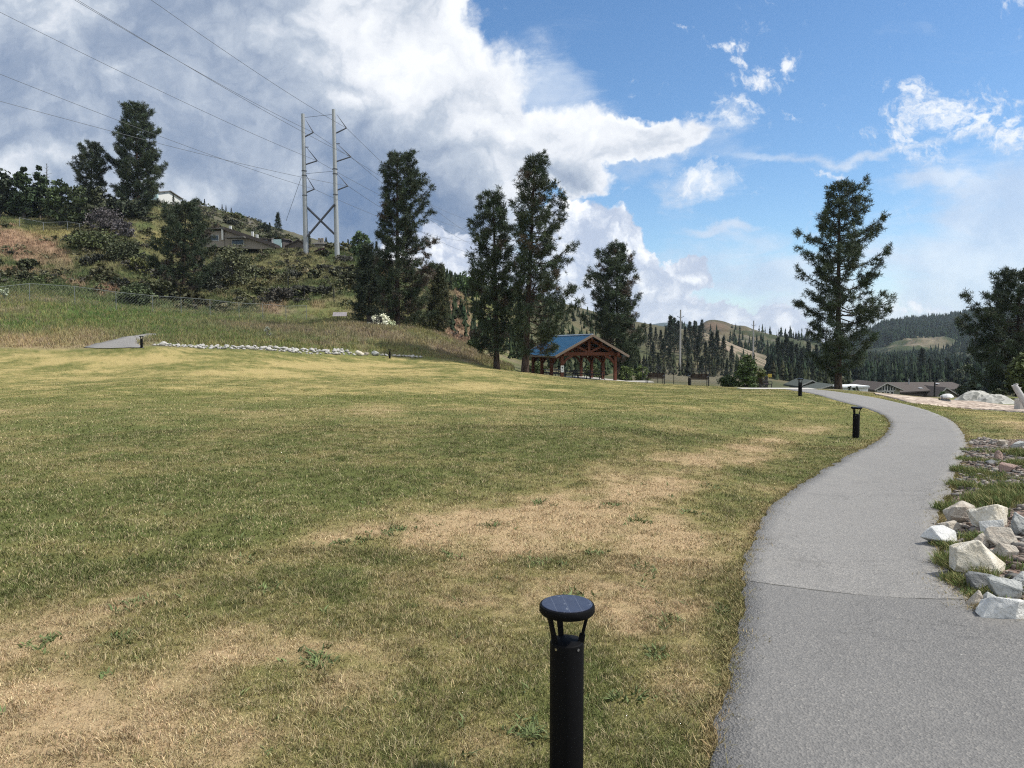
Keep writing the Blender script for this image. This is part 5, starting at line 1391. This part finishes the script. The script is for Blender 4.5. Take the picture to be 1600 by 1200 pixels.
# ------------------------------------------------------------------ far hills
def hill(name, ridge, Dr, Df, zf, colfn, ns=90, nu=420, rough=1.0, backd=None, bump_=1.0):
    ru = np.array([p[0] for p in ridge], float); rv = np.array([p[1] for p in ridge], float)
    us = np.linspace(ru[0], ru[-1], nu); vs = np.interp(us, ru, rv)
    k = np.ones(9) / 9; vs = np.r_[vs[:4], np.convolve(vs, k, 'valid'), vs[-4:]]
    s = np.r_[np.linspace(-.05, 1, ns), np.linspace(1.06, 2, 18)]
    zr = np.array([P(u, v, Dr)[2] for u, v in zip(us, vs)])
    D = Df + (Dr - Df) * s
    S, U = np.meshgrid(s, us, indexing='ij'); DD = np.repeat(D[:, None], nu, 1)
    X = (U - 800) / F * DD; Y = DD
    f = np.where(S <= 1, np.clip(S, 0, 1) ** 1.15, 1 - np.clip(S - 1, 0, 2) ** 1.3)
    f = np.where(S < 0, S, f)
    Z = zf + (zr[None] - zf) * f
    sc_ = Dr / 14.0
    n = fbm(X / sc_, Y / sc_, 500 + int(Dr) % 97, 5, .55) - .5
    Z = Z + n * (Dr / 28.0) * rough * np.clip(S * 3, 0, 1) * np.where(S <= 1, np.clip((1.02 - S) * 4, .12, 1), 1)
    V = np.c_[X.ravel(), Y.ravel(), Z.ravel()]
    m = len(s); i = np.arange(m - 1)[:, None] * nu + np.arange(nu - 1)[None]
    fa = np.stack([i, i + 1, i + nu + 1, i + nu], -1).reshape(-1, 4)
    pu, pv = project(V[:, 0], V[:, 1], V[:, 2])
    o = build(name, V, fa, M_GROUND2, attrs={'col': colfn(V[:, 0], V[:, 1], V[:, 2], pu, pv)}, smooth=True)
    tag(o, None, None, kind='structure')
    def zat(u, D_):
        j = np.clip(np.searchsorted(D, D_) - 1, 0, m - 2); t = (D_ - D[j]) / (D[j + 1] - D[j]); q = np.clip((u - us[0]) / (us[-1] - us[0]) * (nu - 1), 0, nu - 1.001); a = q.astype(int); fr = q - a
        z0 = Z[j, a] * (1 - fr) + Z[j, a + 1] * fr; z1 = Z[j + 1, a] * (1 - fr) + Z[j + 1, a + 1] * fr
        return z0 * (1 - t) + z1 * t
    return o, zat
def g2(n, b):
    p = n.pos(); f = n.noise(p, .22, 6, .65); s = n.math('MULTIPLY_ADD', f, 1.3, .35)
    n.put(b.inputs['Base Color'], n.mix(1.0, n.attr('col'), n.new('ShaderNodeCombineXYZ', i_0=s, i_1=s, i_2=s).outputs[0], 'MULTIPLY'))
    bump(n, b, f, .8, 1.0)
M_GROUND2 = material('hill_cover', g2, .95, .1)
def col_mid(x, y, z, u, v):
    k = fbm(x / 28, y / 28, 601, 5, .6); k2 = fbm(x / 9, y / 9, 605, 4)
    c = lerp(C(.042, .05, .025), C(.10, .085, .05), sstep(.40, .65, k)); c = lerp(c, C(.15, .135, .105), sstep(.58, .70, k2) * .6)
    pk = blob(u, v, [(1115, 510, 26, 9, 0, 1)]); return lerp(c, C(.12, .08, .055), pk * .8)
def col_far(x, y, z, u, v):
    k = fbm(x / 50, y / 50, 611, 5, .6)
    return lerp(C(.02, .03, .016), C(.04, .042, .024), sstep(.4, .65, k))
def col_knoll(x, y, z, u, v):
    k = fbm(x / 30, y / 30, 621, 5, .62)
    c = lerp(C(.022, .032, .016), C(.045, .05, .026), sstep(.4, .6, k))
    return lerp(c, lerp(C(.045, .058, .025), C(.15, .125, .085), sstep(.45, .62, k)), np.clip(blob(u, v, [(1432, 534, 48, 13, 0, 1), (1395, 545, 30, 12, -20, .8), (1465, 545, 35, 14, 10, .6), (1440, 570, 40, 8, -15, .35)]) * 1.3, 0, 1))
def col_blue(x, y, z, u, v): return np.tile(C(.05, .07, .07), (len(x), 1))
hm_, z_mid = hill('hill', [(960,560),(985,535),(1010,528),(1040,520),(1070,513),(1095,508),(1101,502),(1112,499.5),(1130,502),(1148,508),(1163,508.5),(1178,515),(1200,521),(1230,527),(1260,536),(1290,546),(1330,558),(1390,572)], 640, 320, -11, col_mid)
hf_, z_far = hill('forested_hill', [(1200,560),(1290,552),(1330,536),(1360,521),(1385,510),(1402,505),(1430,500),(1462,498),(1490,494),(1522,491),(1560,490),(1620,487),(1720,492),(1850,510)], 1250, 560, -14, col_far)
hk_, z_kn = hill('hill', [(1240,585),(1300,578),(1338,566),(1362,546),(1388,532),(1410,525),(1436,521.5),(1466,523),(1492,531),(1520,545),(1560,558),(1640,572),(1700,580)], 820, 470, -14, col_knoll)
hb_, _z = hill('mountain', [(900,535),(960,520),(1005,509),(1036,503.5),(1060,506),(1095,514),(1150,525),(1260,540)], 2600, 1700, -14, col_blue, rough=.6)

# ------------------------------------------------------------------ conifers of the valley and hills
def conifer_mesh(seed, Ht, rad, n=230, q=9, L=.75, w=.16, col=(.026, .036, .022)):
    g = np.random.default_rng(seed)
    t = g.uniform(.08, 1, n) ** .8; az = g.uniform(0, 6.283, n)
    r = rad * (1.03 - t) ** 1.05 * g.uniform(.3, 1.0, n) * (1 + .25 * np.sin(t * 40 + az))
    ctr = np.c_[r * np.cos(az), r * np.sin(az), t * Ht]; d = np.c_[np.cos(az), np.sin(az), np.full(n, -.15)]
    cc = np.array(col) * g.uniform(.6, 1.5, (n, 1)) * (1 + .1 * g.normal(0, 1, (n, 3)))
    v, f, c = needle_tufts(ctr, d, cc, q, L, w)
    return v, f, c
CP_ = []
for k in range(4):
    v, f, c = conifer_mesh(700 + k, 14, (2.9, 3.5, 4.1, 3.2)[k])
    t = thing('conifer_tree', '', 'tree'); build('crown', v, f, M_NEEDLE, t, attrs={'col': c})
    MB().tube([(0, 0, -.5), (0, 0, 6), (0, 0, 13.6)], [.22, .15, .03], 6).build('trunk', M_BARK, t); CP_.append(t)
CU = [False] * 4
CL = ['slim dark conifer on the brush slope between the pavilion and the lone tall pine', 'broad dark conifer on the brush slope between the pavilion and the lone tall pine',
      'wide-skirted dark conifer on the brush slope between the pavilion and the lone tall pine', 'pointed dark conifer on the brush slope between the pavilion and the lone tall pine']
def put_conifer(u, D, v_top, zb=None, lab=None, k=None):
    if zb is None: b = at(u, D)
    else: b = np.array([(u - 800) / F * D, D, zb])
    s = max(.15, (P(u, v_top, D)[2] - b[2]) / 14.0); k = int(rng.integers(0, 4)) if k is None else k
    sc3 = (s * rng.uniform(.8, 1.15),) * 2 + (s,)
    if not CU[k]:
        o = CP_[k]; o.location = b; o.scale = sc3; o['label'] = lab or CL[k]; o['group'] = 'conifers on the valley slope'; CU[k] = True
    else: dup(CP_[k], b, rng.uniform(0, 6.28), sc3, lab or CL[k], 'conifers on the valley slope')
for (u, D, vt) in [(1000,240,514),(1008,250,512),(1016,235,505),(1024,255,512),(1032,240,516),(1040,250,509),(1047,232,493),(1053,238,497),(1059,250,501),(1070,240,510),(1077,245,503),(1085,232,502),(1092,250,510),(1096,260,500),
                   (1020,205,535),(1036,200,530),(1046,195,540),(1075,198,532),(1090,205,525),(1102,200,535),(1112,205,520),(1120,210,518),(1130,215,528),(1143,208,540),(1108,175,555),(1122,170,558),(1136,168,560),(1150,190,565),(1028,172,552),(1096,170,556),
                   (1215,215,528),(1222,205,535),(1228,220,522),(1236,210,533),(1244,225,538),(1252,215,545),(1208,230,545),(1262,230,535),(1275,235,540),(1218,170,566),(1232,165,568),(1248,170,566),(1270,180,560),(1290,190,562),
                   (1345,235,560),(1352,228,572),(1372,240,568),(1385,232,576),(1396,246,562),(1440,225,545),(1452,235,560),(1405,230,575),(1425,236,568),(1468,226,565),(1482,232,560),(1496,228,566),(1512,225,558)]:
    put_conifer(u, D, vt)
for u, D, vt, lab in [(712, 175, 431, 'small conifer tip on the ridge between the two pine clumps, left one'), (723, 178, 429, 'small conifer tip on the ridge between the two pine clumps, right one'),
                 (905, 262, 486, 'small far conifer seen between the pavilion pines, left one'), (914, 266, 488, 'small far conifer seen between the pavilion pines, right one'),
                 (325, 232, 313, 'dark conifer on the hilltop beside the tiny pale house'), (352, 226, 328, 'slender upright conifer on the rocky hilltop'), (358, 226, 329, 'second slender upright conifer on the rocky hilltop'),
                 (366, 224, 331, 'bushy conifer behind the slender ones on the rocky hilltop'), (438, 172, 333, 'broad dark conifer left of the steel poles behind the garage house'), (425, 176, 348, 'dark conifer at the left side of the broad one by the garage house'),
                 (486, 168, 362, 'thin ragged conifer seen between the steel poles'), (512, 170, 371, 'bushy conifer right of the cream chimneys'), (531, 165, 376, 'low conifer right of the right steel pole'), (546, 160, 374, 'conifer beside the upright light green poplar'), (277, 168, 304, 'dark conifer right of the white teal house'), (590, 150, 378, 'dark conifer at the crest behind the tall pine')]:
    put_conifer(u, D, vt, None, lab)
# leafy shrubs on the rocky hilltop
for i, (u, D, vt, hw, col) in enumerate([(376, 222, 335, 11, (.05, .075, .025)), (362, 220, 341, 7, (.09, .10, .035)), (415, 200, 350, 10, (.028, .036, .02)), (385, 215, 352, 6, (.05, .055, .03)), (1365, 250, 573, 16, (.11, .125, .05)), (1400, 250, 574, 14, (.10, .115, .05)), (1345, 250, 580, 10, (.09, .08, .05)), (1508, 200, 570, 16, (.07, .08, .04)), (1425, 240, 584, 12, (.10, .085, .06)), (1465, 235, 576, 8, (.12, .13, .06)), (1480, 180, 592, 18, (.05, .06, .035)), (1290, 170, 590, 16, (.06, .07, .035)), (1310, 175, 585, 14, (.055, .06, .03))]):
    shrub(['leafy green shrub on the rocky hilltop right of the slender conifers', 'yellow-green shrub at the foot of the slender hilltop conifers', 'dark shrub left of the broad conifer by the garage house', 'grey-green shrub below the tiny pale house',
           'pale green orchard patch tree behind the lodge, the left one', 'pale green orchard patch tree behind the lodge, the right one', 'brownish shrub left of the pale orchard trees', 'grey-green tree at the right end of the lodge roof', 'brownish bush behind the middle of the lodge roof', 'pale green tree behind the dark short pole', 'dark green bush right of the lodge columns', 'dull green bush behind the lone tall pine trunk', 'dull green bush right of the lone tall pine trunk'][i], u, D, vt, hw, col, 800 + i, 1200, .5 if D > 150 else .3, name='leafy_tree' if D > 190 else 'shrub', sub='crown' if D > 190 else 'foliage')

M_WOOD = leaf_mat('far_foliage', .95, .02)
# far woods that read as one mass: stuff
def wood(name, zat, n, u0, u1, D0, D1, hgt, col, keep=None, seed=0):
    g = np.random.default_rng(seed)
    u = g.uniform(u0, u1, n); D = g.uniform(D0, D1, n); z = zat(u, D)
    X = (u - 800) / F * D
    pu, pv = project(X, D, z)
    if keep is not None:
        k = keep(pu, pv, X, D, g); u, D, z, X = u[k], D[k], z[k], X[k]
    m = len(u); Hh = hgt * g.uniform(.55, 1.25, m); rad = Hh * g.uniform(.13, .22, m); ns = 8; tiers = 5
    V, Fc, Cc = [], [], []; off = 0
    base = np.array(col) * g.uniform(.55, 1.5, (m, 1)) * g.uniform(.9, 1.1, (m, 3))
    for t in range(tiers):
        zb = Hh * (.05 + .17 * t); zt = Hh * min(1, (.36 + .17 * t)); r = rad * (1 - .17 * t)
        a = np.linspace(0, 6.283, ns, endpoint=False)[None] + g.uniform(0, 6, (m, 1))
        rj = r[:, None] * g.uniform(.3, 1.4, (m, ns)); zj = (zb[:, None] + Hh[:, None] * g.uniform(-.08, .10, (m, ns)))
        ring = np.stack([X[:, None] + rj * np.cos(a), D[:, None] + rj * np.sin(a), z[:, None] + zj], -1)
        tip = np.stack([X + g.normal(0, .06, m) * rad, D, z + zt], -1)[:, None]
        V.append(np.concatenate([ring, tip], 1).reshape(-1, 3))
        k = np.arange(m)[:, None, None] * (ns + 1); j = np.arange(ns)
        Fc.append((k + np.stack([j, (j + 1) % ns, np.full(ns, ns)], -1)[None]).reshape(-1, 3) + off); off += m * (ns + 1)
        Cc.append((base[:, None] * g.uniform(.45, 1.45, (m, ns + 1, 1))).reshape(-1, 3))
    o = build(name, np.vstack(V), np.vstack(Fc), M_WOOD, attrs={'col': np.vstack(Cc)}); tag(o, None, None, kind='stuff')
wood('forest', z_far, 13000, 1280, 1720, 760, 1300, 10, (.017, .027, .017), lambda u, v, x, d, g: fbm(x / 60, d / 60, 901, 4) + g.uniform(-.1, .25, len(u)) > .42, 1)
wood('forest', z_kn, 5200, 1290, 1640, 480, 815, 7, (.018, .028, .017), lambda u, v, x, d, g: (blob(u, v, [(1432, 534, 62, 17, 0, 1.2), (1395, 545, 30, 12, -20, 1)]) + g.uniform(0, .3, len(u)) < .5) & (fbm(x / 40, d / 40, 903, 4) > .40), 2)
wood('forest', z_mid, 2000, 965, 1380, 325, 632, 8, (.02, .027, .016), lambda u, v, x, d, g: (fbm(x / 45, d / 45, 905, 4) + g.uniform(-.2, .2, len(u)) > .52) & (blob(u, v, [(1118, 508, 32, 12, 0, 1)]) < .4), 3)
def zg(u, D): return H((u - 800) / F * D, D)
wood('undergrowth', zg, 620, 985, 1330, 150, 300, 4.0, (.03, .035, .02), lambda u, v, x, d, g: ((u < 1180) & (d > 165) & (fbm(x / 14, d / 14, 907, 3) > .5) & (d < 250)) | (u > 1205), 4)
wood('undergrowth', zg, 1600, 1200, 1640, 190, 420, 7, (.019, .028, .018), lambda u, v, x, d, g: fbm(x / 25, d / 25, 909, 3) > .42, 5)
wood('undergrowth', zg, 1300, 690, 1000, 105, 295, 3.4, (.026, .036, .019), lambda u, v, x, d, g: fbm(x / 12, d / 12, 911, 3) > .42, 6)

# ------------------------------------------------------------------ haze: even air around everything
hz_ = MB().box((0, 0, 72), (6300, 6300, 176)).build('haze', None); hz_['kind'] = 'stuff'
mh = bpy.data.materials.new('air'); mh.use_nodes = True; nh = mh.node_tree; nh.nodes.remove(nh.nodes['Principled BSDF'])
pv_ = nh.nodes.new('ShaderNodeVolumePrincipled'); pv_.inputs['Color'].default_value = (.72, .82, .95, 1); pv_.inputs['Density'].default_value = HAZE; pv_.inputs['Anisotropy'].default_value = .2
nh.links.new(pv_.outputs[0], nh.nodes['Material Output'].inputs['Volume']); hz_.data.materials.append(mh)
# ------------------------------------------------------------------ sun, sky, camera
SUN_AZ, SUN_EL = R(91), R(52)
sd_ = Vector((math.sin(SUN_AZ) * math.cos(SUN_EL), math.cos(SUN_AZ) * math.cos(SUN_EL), math.sin(SUN_EL)))
sun = bpy.data.lights.new('sun', 'SUN'); sun.energy = 4.0; sun.angle = R(2.5); sun.color = (1, .955, .88)
so = bpy.data.objects.new('sun', sun); COL.objects.link(so); so.rotation_euler = sd_.to_track_quat('Z', 'Y').to_euler()
W = bpy.data.worlds.new('World'); SC.world = W; W.use_nodes = True
nt = W.node_tree; n = N(nt); bg = nt.nodes['Background']; bg.inputs['Strength'].default_value = .1
sky = n.new('ShaderNodeTexSky', sky_type='NISHITA', sun_disc=False, sun_elevation=SUN_EL, sun_rotation=SUN_AZ, altitude=400, air_density=1.0, dust_density=.3, ozone_density=2.5)
hs = n.new('ShaderNodeHueSaturation'); n.L.new(sky.outputs[0], hs.inputs['Color']); hs.inputs['Saturation'].default_value = 1.15; hs.inputs['Value'].default_value = 1.1
tc = n.new('ShaderNodeTexCoord'); sx = n.new('ShaderNodeSeparateXYZ'); n.L.new(tc.outputs['Generated'], sx.inputs[0])
yy = n.math('MAXIMUM', sx.outputs[1], .12)
pu = n.math('DIVIDE', sx.outputs[0], yy); pw = n.math('DIVIDE', sx.outputs[2], yy)
pc = n.new('ShaderNodeCombineXYZ', i_0=pu, i_1=pw, i_2=0.0).outputs[0]
def warp(vec, scale, amt, detail=5, seed=0.0):
    q = n.vec('ADD', vec, (seed, seed * .7, seed * .3))
    c = n.noise(q, scale, detail, .6, 0, 1)
    return n.vec('ADD', vec, n.vec('SCALE', n.vec('SUBTRACT', c, (.5, .5, .5)), amt))
p1 = warp(pc, 4.5, .16, 6); p2 = warp(p1, 16, .045, 5, 3.1)
def uv(U, V):
    d = ray(U, V); return d[0] / d[1], d[2] / d[1]
def ell(vec, U, V, RU, RV, rot=0):
    a, b = uv(U, V)
    m = n.new('ShaderNodeMapping', vector_type='TEXTURE'); n.L.new(vec, m.inputs['Vector'])
    m.inputs['Location'].default_value = (a, b, 0); m.inputs['Rotation'].default_value = (0, 0, R(-rot)); m.inputs['Scale'].default_value = (RU / F, RV / F, 1)
    g = n.new('ShaderNodeTexGradient', gradient_type='SPHERICAL'); n.L.new(m.outputs[0], g.inputs[0]); return g.outputs['Fac']
def union(vec, lst):
    o = None
    for e in lst:
        w = 1.0
        if len(e) > 5: w = e[5]; e = e[:5]
        q = ell(vec, *e)
        if w != 1: q = n.math('MULTIPLY', q, w)
        o = q if o is None else n.math('MAXIMUM', o, q)
    return o
fA = n.noise(pc, 7, 9, .6); fB = n.noise(pc, 3.2, 6, .55, .4); fC = n.noise(n.vec('MULTIPLY', pc, (1.0, 3.2, 1)), 6, 8, .62, .5); fD = n.noise(p2, 22, 6, .6); fE = n.noise(p1, 48, 6, .65)
# soft high veil
wis = union(p1, [(1560,400,420,190,-14),(1600,330,360,120,-20),(1230,440,420,80,6,.75),(1040,470,330,90,0,.7),(860,150,130,90,25,.8),(1130,190,75,55,-30,.75),(960,240,260,70,0,.8),(1350,240,420,14,-4,.6),(1085,302,95,34,0,.8),(1460,290,130,28,0,.8),(1300,500,300,80,0),(1050,560,700,50,0,.5),(1130,368,70,14,0,.7),(1450,560,400,70,0,.7)])
aw = n.sm(n.math('ADD', wis, n.math('MULTIPLY', n.math('SUBTRACT', fC, .5), 1.5)), .12, .75)
aw = n.math('MULTIPLY', aw, .78)
c_w = n.mix(n.sm(fA, .35, .65), (4.2, 5.1, 6.5), (6.1, 6.7, 7.5))
blue = n.mix(1.0, hs.outputs[0], (.98, 1.02, 1.03), 'MULTIPLY')
col = n.mix(aw, blue, c_w)
# small puffs
puf = union(p1, [(1125, 68, 58, 26, -10, 0.66), (1185, 115, 99, 51, -12, 0.66), (1150, 95, 80, 29, 30, 0.66), (1230, 88, 58, 35, -20, 0.66), (1135, 180, 83, 58, -35, 0.59), (1500, 195, 160, 77, -8, 0.66), (1570, 205, 96, 70, 0, 0.66), (1440, 232, 99, 54, 15, 0.66), (1560, 228, 96, 32, -5, 0.66), (1440, 155, 80, 42, 10, 0.56), (1470, 180, 96, 64, 0, 0.59), (865, 180, 112, 38, 8, 0.63), (1065, 38, 22, 16, 0, 0.59), (1590, 10, 80, 32, -35, 0.59), (1085, 300, 99, 38, 5, 0.59), (800, 120, 96, 80, 30, 0.53), (1245, 178, 38, 19, 8, 0.59), (1415, 465, 128, 35, 0, 0.59), (1065, 182, 42, 16, 0, 0.53), (1300, 262, 80, 13, 0, 0.46)])
ap = n.sm(n.math('ADD', puf, n.math('MULTIPLY', n.math('ADD', n.math('SUBTRACT', fD, .5), n.math('SUBTRACT', fE, .5)), 1.5)), .24, .80)
ap = n.math('MULTIPLY', ap, .9)
col = n.mix(ap, col, n.mix(n.sm(n.math('ADD', puf, n.math('MULTIPLY', fA, .4)), .3, .8), (5.0, 5.8, 7.0), (7.6, 7.8, 8.0)))
# the big cloud over the left half
big = union(p2, [(120,120,720,420,0),(430,40,420,260,0),(590,140,330,210,0),(680,225,280,170,0),(800,230,270,110,0),(940,228,210,62,-6),(880,262,130,66,20),(520,330,420,190,0),(300,330,600,230,0),(690,330,150,120,0),(640,30,140,90,0),(-200,200,700,600,0)])
da = n.math('ADD', big, n.math('MULTIPLY', n.math('SUBTRACT', fA, .5), .62))
aa = n.sm(da, .22, .36)
dk = union(p1, [(80,215,330,110,0,.75),(400,270,420,150,0,.85),(575,345,260,130,0,1.35),(250,40,330,110,0,.45),(700,250,200,70,0,.5),(480,210,260,60,0,.5),(30,120,160,120,0,.6),(850,285,150,26,10,.4)])
lt = union(p1, [(660,90,230,150,0,1),(800,215,230,80,0,.9),(560,40,260,110,0,.7),(400,40,120,60,0,.7),(930,220,180,60,0,1),(530,165,110,40,0,.85),(60,245,170,34,0,.9),(265,300,120,50,0,.55),(760,265,200,60,0,.6)])
edge = n.sm(da, .62, .24)
br = n.math('ADD', n.math('MULTIPLY', lt, .62), n.math('MULTIPLY', edge, .42))
br = n.math('SUBTRACT', br, n.math('MULTIPLY', dk, .50))
fG = n.math('ABSOLUTE', n.math('SUBTRACT', n.noise(p1, 7.5, 5, .55), .5))
br = n.math('ADD', br, n.math('MULTIPLY', n.math('SUBTRACT', fG, .09), 2.3))
br = n.math('ADD', br, n.math('MULTIPLY', n.math('SUBTRACT', fB, .5), .8))
br = n.math('ADD', br, n.math('MULTIPLY', n.math('SUBTRACT', fD, .5), .45))
br = n.math('ADD', br, n.math('MULTIPLY', n.math('SUBTRACT', fA, .5), .7))
c_a = n.ramp(n.math('MULTIPLY_ADD', br, .70, .63), [(0, (.10, .175, .33)), (.2, (.18, .25, .38)), (.42, (.30, .365, .48)), (.62, (.48, .54, .63)), (.82, (.76, .79, .84)), (1, (.90, .92, .94))])
c_a = n.vec('SCALE', c_a, 8.6)
col = n.mix(n.math('MULTIPLY', aa, .97), col, c_a)
# cumulus bank low in the middle
ban = union(p2, [(935,375,105,75,0),(985,392,70,44,0),(890,372,80,75,0),(1010,425,120,48,0),(940,440,140,60,0),(690,405,110,55,0),(1070,420,70,36,0),(1020,475,120,40,0,.9),(1110,500,110,50,0),(1190,520,120,50,0),(1250,540,90,40,0),(1120,540,280,50,0),(760,440,150,60,0),(900,520,220,80,0),(850,460,140,90,0)])
db = n.math('ADD', ban, n.math('MULTIPLY', n.math('SUBTRACT', fA, .5), .75))
ab = n.sm(db, .22, .33)
fH = n.math('ABSOLUTE', n.math('SUBTRACT', n.noise(p1, 17, 5, .55), .5))
shade = n.sm(n.math('ADD', n.math('ADD', n.math('MULTIPLY', fD, .5), n.math('MULTIPLY', fB, .35)), n.math('MULTIPLY', fH, 1.6)), .38, .78)
c_b = n.mix(shade, (4.0, 4.6, 5.8), (8.9, 9.0, 9.1))
lowfade = n.sm(pw, .14, .02)
c_b = n.mix(n.math('MULTIPLY', lowfade, .45), c_b, (4.9, 5.4, 6.2))
col = n.mix(n.math('MULTIPLY', ab, .95), col, c_b)
# unseen bright broken cloud, added overhead and behind the viewer to fill the shade
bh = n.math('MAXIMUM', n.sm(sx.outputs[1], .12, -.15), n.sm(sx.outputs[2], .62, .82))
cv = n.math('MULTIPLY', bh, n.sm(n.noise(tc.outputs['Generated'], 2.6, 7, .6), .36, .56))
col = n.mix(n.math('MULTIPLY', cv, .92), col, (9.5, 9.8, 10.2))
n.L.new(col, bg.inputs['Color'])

cam = bpy.data.cameras.new('camera'); co = bpy.data.objects.new('camera', cam); COL.objects.link(co)
co.location = EYE; co.rotation_euler = (math.pi / 2 - PITCH, 0, 0); cam.sensor_width = 36; cam.lens = 36 * F / 1600; cam.clip_end = 20000; cam.clip_start = .05
SC.camera = co
SC.render.engine = 'CYCLES'
SC.view_settings.view_transform = 'Standard'; SC.view_settings.look = 'None'; SC.view_settings.exposure = .42; SC.view_settings.gamma = 1
SC.cycles.max_bounces = 5; SC.cycles.diffuse_bounces = 2; SC.cycles.glossy_bounces = 2; SC.cycles.transmission_bounces = 2; SC.cycles.volume_bounces = 0
SC.cycles.use_denoising = False; SC.cycles.filter_width = 1.15
